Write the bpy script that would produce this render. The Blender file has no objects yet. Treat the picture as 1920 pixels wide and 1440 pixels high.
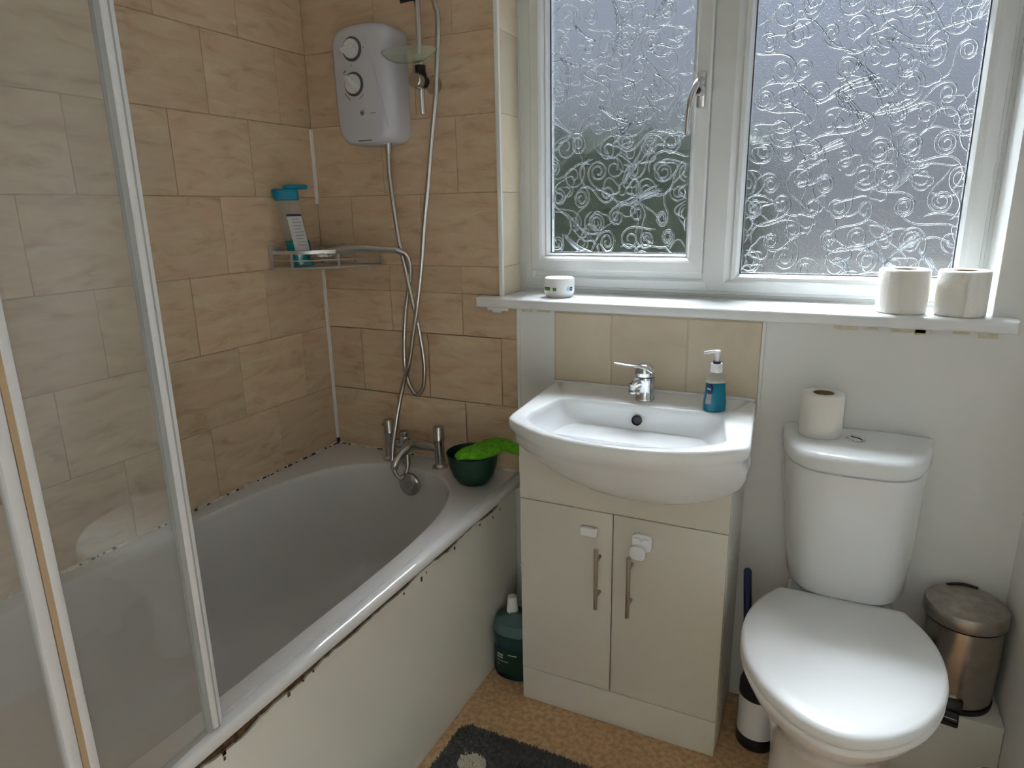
import bpy, bmesh, math, random
from mathutils import Vector, Matrix, noise as mnoise
random.seed(7)
SC = bpy.context.scene
COL = SC.collection
PI = math.pi

# ------------------------------------------------------------------ camera
F, YAW, PITCH, ROLL = 1252.56, -0.4522, -0.2560, -0.0186
CAMP = Vector((1.4653, -1.6664, 1.3046))
_cy, _sy, _cp, _sp = math.cos(YAW), math.sin(YAW), math.cos(PITCH), math.sin(PITCH)
FW = Vector((_sy*_cp, _cy*_cp, _sp)); _r = Vector((_cy, -_sy, 0)); _u = _r.cross(FW)
RT = _r*math.cos(ROLL) + _u*math.sin(ROLL); UP = _u*math.cos(ROLL) - _r*math.sin(ROLL)
cd = bpy.data.cameras.new('camera'); cam = bpy.data.objects.new('camera', cd); COL.objects.link(cam)
cd.sensor_width = 36.0; cd.lens = F/1920*36; cd.clip_start = 0.02
cam.matrix_world = Matrix(((RT.x, UP.x, -FW.x, CAMP.x), (RT.y, UP.y, -FW.y, CAMP.y), (RT.z, UP.z, -FW.z, CAMP.z), (0, 0, 0, 1)))
SC.camera = cam

def at(px, py, ax, v):
    """point of the photograph's pixel on the plane coordinate[ax] = v"""
    d = FW + RT*((px-960)/F) - UP*((py-720)/F)
    return CAMP + d*((v-CAMP[ax])/d[ax])

# ------------------------------------------------------------------ world, sun, exposure
w = bpy.data.worlds.new('sky'); SC.world = w; w.use_nodes = True
nt = w.node_tree; nt.nodes.clear()
o = nt.nodes.new('ShaderNodeOutputWorld'); b = nt.nodes.new('ShaderNodeBackground')
tc = nt.nodes.new('ShaderNodeTexCoord'); sx = nt.nodes.new('ShaderNodeSeparateXYZ'); rp = nt.nodes.new('ShaderNodeValToRGB')
nt.links.new(tc.outputs['Generated'], sx.inputs[0]); nt.links.new(sx.outputs['Z'], rp.inputs[0])
rp.color_ramp.elements[0].position = 0.0; rp.color_ramp.elements[0].color = (.29, .31, .335, 1)
_e = rp.color_ramp.elements.new(.22); _e.color = (.66, .76, .95, 1)
rp.color_ramp.elements[1].position = 0.7; rp.color_ramp.elements[1].color = (.62, .74, 1.0, 1)
nt.links.new(rp.outputs[0], b.inputs[0]); b.inputs[1].default_value = 0.60
nt.links.new(b.outputs[0], o.inputs[0])
sl = bpy.data.lights.new('sun', 'SUN'); so = bpy.data.objects.new('sun', sl); COL.objects.link(so)
sl.energy = 76.0; sl.angle = math.radians(44); sl.color = (.90, .96, 1.0)
so.rotation_euler = Vector((.30, -.68, -1.03)).to_track_quat('-Z', 'Y').to_euler(); so.location = (-3, 6, 7)
SC.view_settings.view_transform = 'Standard'; SC.view_settings.look = 'None'
SC.view_settings.gamma = 1; SC.view_settings.use_curve_mapping = False
SC.view_settings.exposure = 0.42
FILL_LAMP = 5.5                     # glow of the fill lamp added on the landing behind the camera
SC.cycles.diffuse_bounces = 8; SC.cycles.max_bounces = 16; SC.cycles.transparent_max_bounces = 16

# ------------------------------------------------------------------ materials
def new_mat(name):
    m = bpy.data.materials.new(name); m.use_nodes = True
    return m, m.node_tree, m.node_tree.nodes['Principled BSDF']
def mat(name, col, rough=.5, metal=0, trans=0, ior=1.45, coat=0, var=None, scale=20, bump=0, bscale=200, alpha=1, spec=.5, stretch=(1, 1, 1), sss=0):
    m, t, p = new_mat(name)
    p.inputs['Base Color'].default_value = (*col, 1); p.inputs['Roughness'].default_value = rough
    p.inputs['Metallic'].default_value = metal; p.inputs['Transmission Weight'].default_value = trans
    p.inputs['IOR'].default_value = ior; p.inputs['Coat Weight'].default_value = coat; p.inputs['Alpha'].default_value = alpha
    p.inputs['Specular IOR Level'].default_value = spec
    p.inputs['Coat Roughness'].default_value = .04
    if sss: p.inputs['Subsurface Weight'].default_value = sss; p.inputs['Subsurface Radius'].default_value = (.03, .025, .02)
    tc = t.nodes.new('ShaderNodeTexCoord'); mp = t.nodes.new('ShaderNodeMapping'); mp.inputs['Scale'].default_value = stretch
    t.links.new(tc.outputs['Object'], mp.inputs[0])
    if var:
        n = t.nodes.new('ShaderNodeTexNoise'); n.inputs['Scale'].default_value = scale; n.inputs['Detail'].default_value = 5
        r = t.nodes.new('ShaderNodeValToRGB'); r.color_ramp.elements[0].position = .35; r.color_ramp.elements[1].position = .65
        r.color_ramp.elements[0].color = (*var, 1); r.color_ramp.elements[1].color = (*col, 1)
        t.links.new(mp.outputs[0], n.inputs['Vector']); t.links.new(n.outputs['Fac'], r.inputs[0]); t.links.new(r.outputs[0], p.inputs['Base Color'])
    if bump:
        n = t.nodes.new('ShaderNodeTexNoise'); n.inputs['Scale'].default_value = bscale; n.inputs['Detail'].default_value = 3
        bm_ = t.nodes.new('ShaderNodeBump'); bm_.inputs['Strength'].default_value = bump; bm_.inputs['Distance'].default_value = .002
        t.links.new(mp.outputs[0], n.inputs['Vector']); t.links.new(n.outputs['Fac'], bm_.inputs['Height']); t.links.new(bm_.outputs[0], p.inputs['Normal'])
    return m
def tile_mat(name, cols, streak, rough, blotch=False):
    m, t, p = new_mat(name); p.inputs['Roughness'].default_value = rough; p.inputs['Specular IOR Level'].default_value = .35
    tc = t.nodes.new('ShaderNodeTexCoord'); oi = t.nodes.new('ShaderNodeObjectInfo')
    ad = t.nodes.new('ShaderNodeVectorMath'); ad.operation = 'ADD'; mu = t.nodes.new('ShaderNodeVectorMath'); mu.operation = 'MULTIPLY'
    cx = t.nodes.new('ShaderNodeCombineXYZ')
    m1 = t.nodes.new('ShaderNodeMath'); m1.operation = 'MULTIPLY'; m1.inputs[1].default_value = 37.0
    t.links.new(oi.outputs['Random'], m1.inputs[0]); t.links.new(m1.outputs[0], cx.inputs[0]); t.links.new(m1.outputs[0], cx.inputs[1])
    t.links.new(tc.outputs['Object'], ad.inputs[0]); t.links.new(cx.outputs[0], ad.inputs[1])
    t.links.new(ad.outputs[0], mu.inputs[0]); mu.inputs[1].default_value = streak
    n = t.nodes.new('ShaderNodeTexNoise'); n.inputs['Scale'].default_value = 1; n.inputs['Detail'].default_value = 7; n.inputs['Roughness'].default_value = .62; n.inputs['Distortion'].default_value = .6
    t.links.new(mu.outputs[0], n.inputs['Vector'])
    r = t.nodes.new('ShaderNodeValToRGB'); e = r.color_ramp.elements
    e[0].position = .30; e[0].color = (*cols[0], 1); e[1].position = .68; e[1].color = (*cols[2], 1)
    x = e.new(.47); x.color = (*cols[1], 1)
    t.links.new(n.outputs['Fac'], r.inputs[0])
    last = r.outputs[0]
    if blotch:                       # pinkish clouds and a few short darker veins
        n2 = t.nodes.new('ShaderNodeTexNoise'); n2.inputs['Scale'].default_value = .55; n2.inputs['Detail'].default_value = 3
        t.links.new(mu.outputs[0], n2.inputs['Vector']); r2 = t.nodes.new('ShaderNodeValToRGB'); r2.color_ramp.elements[0].position = .45; r2.color_ramp.elements[1].position = .68
        mx = t.nodes.new('ShaderNodeMix'); mx.data_type = 'RGBA'; mx.blend_type = 'MIX'; mx.inputs['B'].default_value = (.60, .41, .29, 1)
        sc_ = t.nodes.new('ShaderNodeMath'); sc_.operation = 'MULTIPLY'; sc_.inputs[1].default_value = .6
        t.links.new(n2.outputs['Fac'], r2.inputs[0]); t.links.new(r2.outputs[0], sc_.inputs[0]); t.links.new(sc_.outputs[0], mx.inputs['Factor']); t.links.new(last, mx.inputs['A']); last = mx.outputs['Result']
    # faint tone shift from tile to tile
    hs = t.nodes.new('ShaderNodeHueSaturation'); mr = t.nodes.new('ShaderNodeMapRange'); mr.inputs[3].default_value = .93; mr.inputs[4].default_value = 1.06
    t.links.new(oi.outputs['Random'], mr.inputs[0]); t.links.new(mr.outputs[0], hs.inputs['Value']); t.links.new(last, hs.inputs['Color'])
    t.links.new(hs.outputs[0], p.inputs['Base Color'])
    bm_ = t.nodes.new('ShaderNodeBump'); bm_.inputs['Strength'].default_value = .12; bm_.inputs['Distance'].default_value = .002
    t.links.new(n.outputs['Fac'], bm_.inputs['Height']); t.links.new(bm_.outputs[0], p.inputs['Normal'])
    return m

M = {}
M['tile'] = tile_mat('beige_streaked_tile', ((.44, .30, .19), (.57, .43, .285), (.63, .515, .36)), (9, 30, 9), .28, True)
M['tile2'] = tile_mat('cream_tile', ((.66, .55, .40), (.72, .62, .47), (.75, .66, .52)), (5, 5, 5), .3)
M['grout'] = mat('grout', (.47, .36, .24), .9, var=(.36, .26, .16), scale=60)
M['grout2'] = mat('pale_grout', (.62, .53, .38), .9)
M['plaster'] = mat('white_plaster', (.83, .835, .82), .6, var=(.805, .805, .785), scale=4, bump=.08, bscale=60)
M['ceil'] = mat('ceiling_paint', (.85, .85, .83), .8)
M['upvc'] = mat('white_upvc', (.72, .735, .73), .22)
M['bead'] = mat('grey_seal', (.05, .06, .07), .6)
M['sillm'] = mat('sill_board', (.83, .84, .84), .16, var=(.78, .79, .79), scale=12)
M['trimw'] = mat('white_trim', (.82, .82, .79), .35)
M['seal'] = mat('sealant', (.76, .72, .63), .5, var=(.52, .45, .34), scale=30)
M['ystain'] = mat('yellowed_sealant', (.66, .58, .36), .6, var=(.74, .72, .62), scale=40)
M['mould'] = mat('black_mould', (.03, .025, .02), .9)
M['floor'] = mat('brown_vinyl', (.68, .44, .24), .42, var=(.45, .275, .14), scale=75, bump=.05)
M['acryl'] = mat('white_acrylic', (.64, .63, .625), .11, coat=.4)
M['panelw'] = mat('bath_panel_board', (.70, .69, .63), .38)
M['rot'] = mat('rotten_board', (.16, .085, .035), .95, var=(.04, .02, .01), scale=80, bump=.8, bscale=150)
M['cer'] = mat('white_ceramic', (.83, .845, .86), .12, coat=.2)
M['wire'] = mat('chrome_wire', (.55, .53, .50), .34, metal=.75)
M['seatm'] = mat('white_seat_plastic', (.82, .825, .83), .34)
M['gloss'] = mat('cream_gloss_board', (.64, .615, .54), .3)
M['catch'] = mat('white_catch_plastic', (.84, .85, .89), .25)
M['dark'] = mat('dark_gap', (.02, .02, .018), .9)
M['chrome'] = mat('chrome', (.72, .72, .73), .12, metal=1)
M['chromed'] = mat('dull_chrome', (.50, .49, .47), .25, metal=1)
M['steel'] = mat('brushed_steel', (.46, .42, .37), .24, metal=1, var=(.40, .36, .31), scale=30, bump=.05)
M['steellid'] = mat('worn_steel_lid', (.47, .43, .38), .42, metal=1, var=(.36, .32, .28), scale=45)
M['nickel'] = mat('nickel_bar', (.46, .42, .36), .3, metal=1)
M['abs'] = mat('white_shower_casing', (.55, .555, .61), .25)
M['absg'] = mat('knob_grey', (.66, .66, .67), .3)
M['ring'] = mat('dark_ring', (.08, .08, .08), .4)
M['ink'] = mat('grey_print', (.10, .10, .12), .6)
M['faint'] = mat('faint_print', (.52, .51, .52), .5)
M['red'] = mat('red_print', (.5, .08, .08), .5)
M['black'] = mat('black_plastic', (.015, .015, .017), .35)
M['rail'] = mat('screen_profile', (.62, .62, .63), .35, metal=.0)
M['raild'] = mat('screen_profile_grey', (.33, .34, .33), .4)
M['sealo'] = mat('amber_seal', (.42, .30, .18), .5)
M['white'] = mat('white_plastic', (.80, .80, .79), .35)
M['paper'] = mat('tissue_paper', (.86, .84, .79), .95, bump=.5, bscale=120, sss=.6)
M['card'] = mat('cardboard_core', (.30, .21, .13), .9)
M['teal'] = mat('teal_cap', (.0, .22, .34), .35)
M['teall'] = mat('teal_liquid', (.0, .20, .22), .2, coat=.3)
M['bluel'] = mat('blue_soap', (.01, .25, .38), .08, trans=.55, ior=1.34)
M['clear'] = mat('clear_plastic', (.86, .88, .86), .12, trans=.9, ior=1.2)
M['label'] = mat('pale_label', (.55, .54, .54), .5)
M['navy'] = mat('navy_print', (.01, .015, .10), .4)
M['pink'] = mat('pink_print', (.30, .27, .28), .5)
M['green'] = mat('label_green', (.11, .25, .04), .5)
M['lblue'] = mat('light_blue_print', (.35, .62, .80), .5)
M['bowl'] = mat('dark_green_plastic', (.004, .034, .019), .4)
M['lime'] = mat('lime_fabric', (.13, .42, .01), .9, var=(.07, .28, .005), scale=90, bump=.7, bscale=300)
M['cleaner'] = mat('dark_teal_bottle', (.003, .034, .04), .25)
M['cleanerl'] = mat('frosted_bottle_top', (.07, .13, .13), .35)
M['dgreen'] = mat('dark_green_label', (.004, .03, .018), .4)
M['yellow'] = mat('yellow_plastic', (.42, .32, .02), .4)
M['bluep'] = mat('blue_plastic_handle', (.018, .028, .10), .35)
M['matg'] = mat('charcoal_pile', (.16, .15, .145), .95, var=(.10, .095, .09), scale=90)
M['matc'] = mat('cream_pile', (.80, .74, .62), .95)
M['dish'] = mat('clear_pvc', (.80, .84, .74), .15, trans=.88, ior=1.12)
M['carpet'] = mat('beige_carpet', (.50, .44, .36), .95)
M['fillglow'] = mat('fill_lamp_glow', (.9, .9, .9), .4)
_p = M['fillglow'].node_tree.nodes['Principled BSDF']; _p.inputs['Emission Color'].default_value = (.92, .97, 1, 1); _p.inputs['Emission Strength'].default_value = FILL_LAMP
M['hedge'] = mat('hedge_leaves', (.04, .055, .033), .8, var=(.022, .034, .022), scale=9)
M['shadeleaf'] = mat('shade_tree_foliage', (.10, .12, .105), .8, var=(.06, .075, .065), scale=3)
M['gwall'] = mat('garden_wall_render', (.16, .16, .165), .9, var=(.11, .11, .11), scale=3)
M['gslate'] = mat('dark_coping', (.03, .03, .03), .9)
M['paving'] = mat('dark_paving', (.022, .022, .022), .9, var=(.015, .015, .014), scale=2, spec=0)

def screen_glass():
    m, t, p = new_mat('clear_screen_glass'); out = t.nodes['Material Output']
    tr = t.nodes.new('ShaderNodeBsdfTransparent'); tr.inputs[0].default_value = (.93, .94, .93, 1)
    gl = t.nodes.new('ShaderNodeBsdfGlossy'); gl.inputs['Roughness'].default_value = .02
    di = t.nodes.new('ShaderNodeBsdfDiffuse'); di.inputs[0].default_value = (.75, .74, .70, 1)
    fr = t.nodes.new('ShaderNodeFresnel'); ge = t.nodes.new('ShaderNodeNewGeometry'); io = t.nodes.new('ShaderNodeMapRange')
    io.inputs[3].default_value = 1.7; io.inputs[4].default_value = 1/1.7; t.links.new(ge.outputs['Backfacing'], io.inputs[0]); t.links.new(io.outputs[0], fr.inputs[0])
    a = t.nodes.new('ShaderNodeMixShader'); c = t.nodes.new('ShaderNodeMixShader'); c.inputs[0].default_value = .085
    t.links.new(fr.outputs[0], a.inputs[0]); t.links.new(tr.outputs[0], a.inputs[1]); t.links.new(gl.outputs[0], a.inputs[2])
    t.links.new(a.outputs[0], c.inputs[1]); t.links.new(di.outputs[0], c.inputs[2]); t.links.new(c.outputs[0], out.inputs[0])
    return m
M['sglass'] = screen_glass()
def obscure_glass():
    m, t, p = new_mat('stippled_obscure_glass'); out = t.nodes['Material Output']
    tr = t.nodes.new('ShaderNodeBsdfTransparent'); tr.inputs[0].default_value = (.90, .93, .95, 1)
    rf = t.nodes.new('ShaderNodeBsdfRefraction'); rf.inputs['Roughness'].default_value = .37; rf.inputs['IOR'].default_value = 1.30; rf.inputs[0].default_value = (.95, .97, 1, 1)
    gl = t.nodes.new('ShaderNodeBsdfGlossy'); gl.inputs['Roughness'].default_value = .25
    n = t.nodes.new('ShaderNodeTexNoise'); n.inputs['Scale'].default_value = 330; n.inputs['Detail'].default_value = 2
    tc = t.nodes.new('ShaderNodeTexCoord'); t.links.new(tc.outputs['Object'], n.inputs['Vector'])
    bp = t.nodes.new('ShaderNodeBump'); bp.inputs['Strength'].default_value = .5; bp.inputs['Distance'].default_value = .004
    t.links.new(n.outputs['Fac'], bp.inputs['Height'])
    for s in (rf, gl): t.links.new(bp.outputs[0], s.inputs['Normal'])
    a = t.nodes.new('ShaderNodeMixShader'); a.inputs[0].default_value = .68
    c = t.nodes.new('ShaderNodeMixShader'); c.inputs[0].default_value = .05
    t.links.new(tr.outputs[0], a.inputs[1]); t.links.new(rf.outputs[0], a.inputs[2])
    t.links.new(a.outputs[0], c.inputs[1]); t.links.new(gl.outputs[0], c.inputs[2]); t.links.new(c.outputs[0], out.inputs[0])
    return m
M['oglass'] = obscure_glass()
M['swirl'] = mat('raised_glass_ridge', (.96, .98, 1.0), .12, trans=1, ior=1.42)

# ------------------------------------------------------------------ mesh helpers
BASE = {}
def link(name, me, m, parent=None, smooth=True, sharp=35):
    ob = bpy.data.objects.new(name, me); COL.objects.link(ob)
    if m is not None: me.materials.append(M[m] if isinstance(m, str) else m)
    if parent is not None: ob.parent = parent; BASE[ob] = BASE[parent]
    else: BASE[ob] = Vector((0, 0, 0))
    if smooth:
        me.shade_smooth(); me.set_sharp_from_angle(angle=math.radians(sharp))
    return ob
def mk(name, vs, fs, m, parent=None, smooth=True, sharp=35):
    base = BASE[parent] if parent is not None else Vector((0, 0, 0))
    me = bpy.data.meshes.new(name)
    me.from_pydata([tuple(Vector(v)-base) for v in vs], [], fs); me.update()
    bm = bmesh.new(); bm.from_mesh(me); bmesh.ops.recalc_face_normals(bm, faces=bm.faces); bm.to_mesh(me); bm.free()
    return link(name, me, m, parent, smooth, sharp)
def root(name, loc, label, cat, group=None):
    e = bpy.data.objects.new(name, None); COL.objects.link(e); e.location = loc; e.empty_display_size = .05
    BASE[e] = Vector(loc); e['label'] = label; e['category'] = cat
    if group: e['group'] = group
    return e
def tag(ob, label, cat, group=None):
    ob['label'] = label; ob['category'] = cat
    if group: ob['group'] = group
    return ob
def struct(ob): ob['kind'] = 'structure'; return ob
def V(*a): return Vector(a)

def boxes(name, bl, m, parent=None, bev=0, seg=2):
    """bl: list of (min,max) boxes merged in one mesh"""
    base = BASE[parent] if parent is not None else V(0, 0, 0)
    bm = bmesh.new()
    for lo, hi in bl:
        lo, hi = V(*lo), V(*hi); c = (lo+hi)/2-base; s = hi-lo
        bmesh.ops.create_cube(bm, size=1, matrix=Matrix.Translation(c) @ Matrix.Diagonal((*s, 1)))
    if bev: bmesh.ops.bevel(bm, geom=bm.edges[:], offset=bev, segments=seg, profile=.5, affect='EDGES', clamp_overlap=True)
    me = bpy.data.meshes.new(name); bm.to_mesh(me); bm.free()
    return link(name, me, m, parent, bool(bev))
def loft(rings, cap0=True, cap1=True, closed=True):
    vs = []; fs = []; n = len(rings[0])
    for r in rings: vs += [V(*p) for p in r]
    for i in range(len(rings)-1):
        for j in range(n if closed else n-1):
            k = (j+1) % n; fs.append((i*n+j, i*n+k, (i+1)*n+k, (i+1)*n+j))
    def cap(i):
        c = sum((V(*p) for p in rings[i]), V(0, 0, 0))/n; vs.append(c); ci = len(vs)-1
        for j in range(n): fs.append((ci, i*n+j, i*n+(j+1) % n))
    if cap0: cap(0)
    if cap1: cap(len(rings)-1)
    return vs, fs
def circ(c, r, n=24, ax='z', ry=None, ph=0):
    ry = r if ry is None else ry; out = []
    for i in range(n):
        a = 2*PI*i/n+ph; x, y = r*math.cos(a), ry*math.sin(a)
        out.append(V(c[0]+x, c[1]+y, c[2]) if ax == 'z' else V(c[0]+x, c[1], c[2]+y) if ax == 'y' else V(c[0], c[1]+x, c[2]+y))
    return out
def lathe(name, c, prof, m, parent=None, n=32, ax='z', sharp=35, ell=1.0):
    """prof: (radius, height along axis) from c"""
    rings = []
    for r, h in prof:
        p = (c[0], c[1], c[2]+h) if ax == 'z' else (c[0], c[1]+h, c[2]) if ax == 'y' else (c[0]+h, c[1], c[2])
        rings.append(circ(p, max(r, 1e-4), n, ax, max(r, 1e-4)*ell))
    vs, fs = loft(rings); return mk(name, vs, fs, m, parent, True, sharp)
def crom(pts, per=10, closed=False):
    P = [V(*p) for p in pts]; out = []; n = len(P)
    for i in range(n if closed else n-1):
        if closed: a, b_, c, d = P[i-1], P[i], P[(i+1) % n], P[(i+2) % n]
        else: a, b_, c, d = P[max(i-1, 0)], P[i], P[i+1], P[min(i+2, n-1)]
        for k in range(per):
            t = k/per
            out.append(.5*((2*b_)+(c-a)*t+(2*a-5*b_+4*c-d)*t*t+(3*b_-a-3*c+d)*t**3))
    if not closed: out.append(P[-1])
    return out
def resample(P, step):
    out = [P[0]]; acc = 0
    for a, b_ in zip(P, P[1:]):
        L = (b_-a).length; d = step-acc
        while d <= L and L > 0:
            out.append(a.lerp(b_, d/L)); d += step
        acc = (acc+L) % step if L+acc >= step else acc+L
    return out
def tube_geo(P, rad, n=10, flat=None):
    """rings along polyline; rad number or list; flat=(axis vector, factor)"""
    rings = []; prev = None
    for i, p in enumerate(P):
        t = (P[min(i+1, len(P)-1)]-P[max(i-1, 0)]).normalized()
        if prev is None:
            ref = V(0, 0, 1) if abs(t.z) < .9 else V(1, 0, 0); nrm = t.cross(ref).normalized()
        else:
            nrm = (prev-t*prev.dot(t)).normalized()
        prev = nrm; bn = t.cross(nrm); r = rad[i] if isinstance(rad, (list, tuple)) else rad
        ring = []
        for k in range(n):
            a = 2*PI*k/n; d = nrm*math.cos(a)*r+bn*math.sin(a)*r
            if flat: d = d-flat[0]*d.dot(flat[0])*(1-flat[1])
            ring.append(p+d)
        rings.append(ring)
    return loft(rings)
def tube(name, pts, r, m, parent=None, n=12, per=8, smooth=True, flat=None, sharp=40):
    P = crom(pts, per) if per else [V(*p) for p in pts]
    vs, fs = tube_geo(P, r if not callable(r) else [r(i/(len(P)-1)) for i in range(len(P))], n, flat)
    return mk(name, vs, fs, m, parent, smooth, sharp)
def merge(parts):
    vs = []; fs = []
    for v, f in parts:
        k = len(vs); vs += v; fs += [tuple(i+k for i in q) for q in f]
    return vs, fs
def text(name, s, size, m, parent, loc, xdir, ydir, depth=.0002):
    cu = bpy.data.curves.new('t', 'FONT'); cu.body = s; cu.size = size; cu.align_x = 'CENTER'; cu.align_y = 'CENTER'; cu.extrude = depth
    ob = bpy.data.objects.new('t', cu); COL.objects.link(ob)
    dg = bpy.context.evaluated_depsgraph_get(); dg.update()
    me = bpy.data.meshes.new_from_object(ob.evaluated_get(dg)); bpy.data.objects.remove(ob); bpy.data.curves.remove(cu)
    x = V(*xdir).normalized(); y = V(*ydir).normalized(); z = x.cross(y)
    mw = Matrix(((x.x, y.x, z.x, loc[0]), (x.y, y.y, z.y, loc[1]), (x.z, y.z, z.z, loc[2]), (0, 0, 0, 1)))
    me.transform(Matrix.Translation(-BASE[parent]) @ mw); me.materials.clear()
    return link(name, me, m, parent, False)

# ------------------------------------------------------------------ room shell
RX, BY, CZ = 1.878, -1.737, 2.35          # right wall, back wall, ceiling
struct(boxes('floor', [((-.12, BY-.1, -.06), (RX+.1, .26, 0))], 'floor'))
struct(boxes('ceiling', [((-.12, BY-.1, CZ), (RX+.1, .26, CZ+.06))], 'ceil'))
wl = struct(boxes('wall_left', [((-.12, BY, 0), (-.002, .26, CZ))], 'grout'))
OX0, OX1, OZ0, OZ1 = .630, 1.765, 1.05, 2.10     # window opening
wb = struct(boxes('wall_window', [((-.0035, .0035, 0), (OX0-.004, .25, CZ)), ((OX0-.004, .0035, 0), (RX+.1, .25, OZ0-.012)),
            ((OX1, .0035, OZ0-.012), (RX+.1, .25, CZ)), ((OX0-.004, .0035, OZ1), (OX1, .25, CZ))], 'plaster'))
struct(boxes('wall_right', [((RX, BY, 0), (RX+.1, .0035, CZ))], 'plaster'))
DX0, DX1, DZ = 1.05, 1.80, 2.02                  # open doorway behind the camera
struct(boxes('wall_back', [((-.12, BY-.1, 0), (DX0, BY, CZ)), ((DX1, BY-.1, 0), (RX+.1, BY, CZ)), ((DX0, BY-.1, DZ), (DX1, BY, CZ))], 'plaster'))
struct(boxes('door_1', [((DX0-.06, BY, 0), (DX0, BY+.014, DZ+.06)), ((DX1, BY, 0), (DX1+.055, BY+.014, DZ+.06)), ((DX0, BY, DZ), (DX1, BY+.014, DZ+.06))], 'upvc', bev=.003))
HY = -3.2
struct(boxes('floor_landing', [((.3, HY, -.06), (2.7, BY-.1, 0))], 'carpet'))
struct(boxes('ceiling_landing', [((.3, HY, CZ), (2.7, BY-.1, CZ+.06))], 'ceil'))
struct(boxes('wall_landing', [((.2, HY-.1, 0), (2.8, HY, CZ)), ((.2, HY, 0), (.3, BY-.1, CZ)), ((2.7, HY, 0), (2.8, BY-.1, CZ))], 'plaster'))
LL_ = root('landing_fill_lamp', (2.30, -2.35, CZ), 'round ceiling lamp added out of view on the landing as fill light', 'lamp')  # unseen lamp, added to brighten the room through the doorway
lathe('fill_lamp_base', (2.30, -2.35, CZ-.001), [(0, 0), (.10, 0), (.10, -.025), (0, -.025)], 'trimw', LL_, 32)
lathe('fill_lamp_globe', (2.30, -2.35, CZ-.026), [(0, 0), (.15, 0), (.16, -.02), (.15, -.05), (.11, -.08), (.05, -.095), (0, -.098)], 'fillglow', LL_, 32)
boxes('grout_bed', [((0, .0014, .50), (OX0-.004, .0034, CZ)), ((0, .0014, .50), (.676, .0034, 1.03))], 'grout', wb)
boxes('splashback_grout', [((.787, .001, .80), (1.323, .0034, 1.036))], 'grout2', wb)
boxes('reveal_grout', [((OX0-.0039, .004, 1.06), (OX0-.002, .13, 2.1))], 'grout2', wb)

TM = {}
def tile(u0, u1, v0, v1, origin, U, N, parent, m='tile', g=.0010):
    w_, h_ = u1-u0-2*g, v1-v0-2*g
    if w_ < .012 or h_ < .01: return
    key = (round(w_, 4), round(h_, 4), m)
    if key not in TM:
        c = .0009; vs = []
        for z, d in ((-.003, 0), (-c, 0), (0, c)):
            vs += [(-w_/2+d, -h_/2+d, z), (w_/2-d, -h_/2+d, z), (w_/2-d, h_/2-d, z), (-w_/2+d, h_/2-d, z)]
        fs = [(8, 9, 10, 11)]
        for i in (0, 4):
            for j in range(4): fs.append((i+j, i+(j+1) % 4, i+4+(j+1) % 4, i+4+j))
        me = bpy.data.meshes.new('tile'); me.from_pydata(vs, [], fs); me.update(); me.materials.append(M[m]); TM[key] = me
    ob = bpy.data.objects.new('tile', TM[key]); COL.objects.link(ob); ob.parent = parent
    U = V(*U); N = V(*N); Z = V(0, 0, 1)
    p = V(*origin)+U*((u0+u1)/2)+Z*((v0+v1)/2)+N*random.uniform(-.0003, .0003)
    ob.matrix_local = Matrix(((U.x, Z.x, N.x, p.x), (U.y, Z.y, N.y, p.y), (U.z, Z.z, N.z, p.z), (0, 0, 0, 1)))
TW, TH, ZA = .2471, .2, 1.35
for j in range(-5, 4):                                # rows from the ceiling down to the bath rim
    z1 = ZA-TH*j; z0 = z1-TH
    if j == 3: z0 = .545
    # left wall, u runs along -y
    s = .1217 if j % 2 == 0 else .1217+TW/2
    cuts = [0]+[c for c in (s+TW*k for k in range(-1, 8)) if .012 < c < 1.72]+[1.735]
    for a, c in zip(cuts, cuts[1:]): tile(-c, -a, z0, z1, (0, 0, 0), (0, 1, 0), (1, 0, 0), wl)
    # end wall, u runs along +x
    s = .1298 if j % 2 == 0 else .1298+TW/2
    xe = OX0-.004 if z0 > 1.1 else .676
    segs = [(z0, z1, xe)] if j != 1 else [(1.072, z1, OX0-.004), (z0, 1.072, .676)]
    for q0, q1, e in segs:
        cuts = [0]+[c for c in (s+TW*k for k in range(-1, 4)) if .012 < c < e-.012]+[e]
        for a, c in zip(cuts, cuts[1:]): tile(a, c, q0, q1, (0, 0, 0), (1, 0, 0), (0, -1, 0), wb)
    # window reveal on the left, tiles facing +x
    if z1 > 1.1 and z0 < 2.1: tile(.004, .128, max(z0, 1.072), min(z1, 2.1), (OX0, 0, 0), (0, 1, 0), (1, 0, 0), wb, 'tile2')
for a, c in ((.789, .949), (.949, 1.146), (1.146, 1.320)): tile(a, c, .80, 1.035, (0, -.001, 0), (1, 0, 0), (0, -1, 0), wb, 'tile2', .0022)

struct(boxes('trim_1', [((OX0-.007, -.004, 1.07), (OX0+.006, .006, 2.1))], 'trimw', bev=.002))
struct(boxes('trim_2', [((.674, -.003, .55), (.684, .003, 1.04))], 'trimw', bev=.002))
struct(boxes('trim_3', [((1.319, -.006, .80), (1.327, .003, 1.036))], 'trimw', bev=.002))
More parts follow.
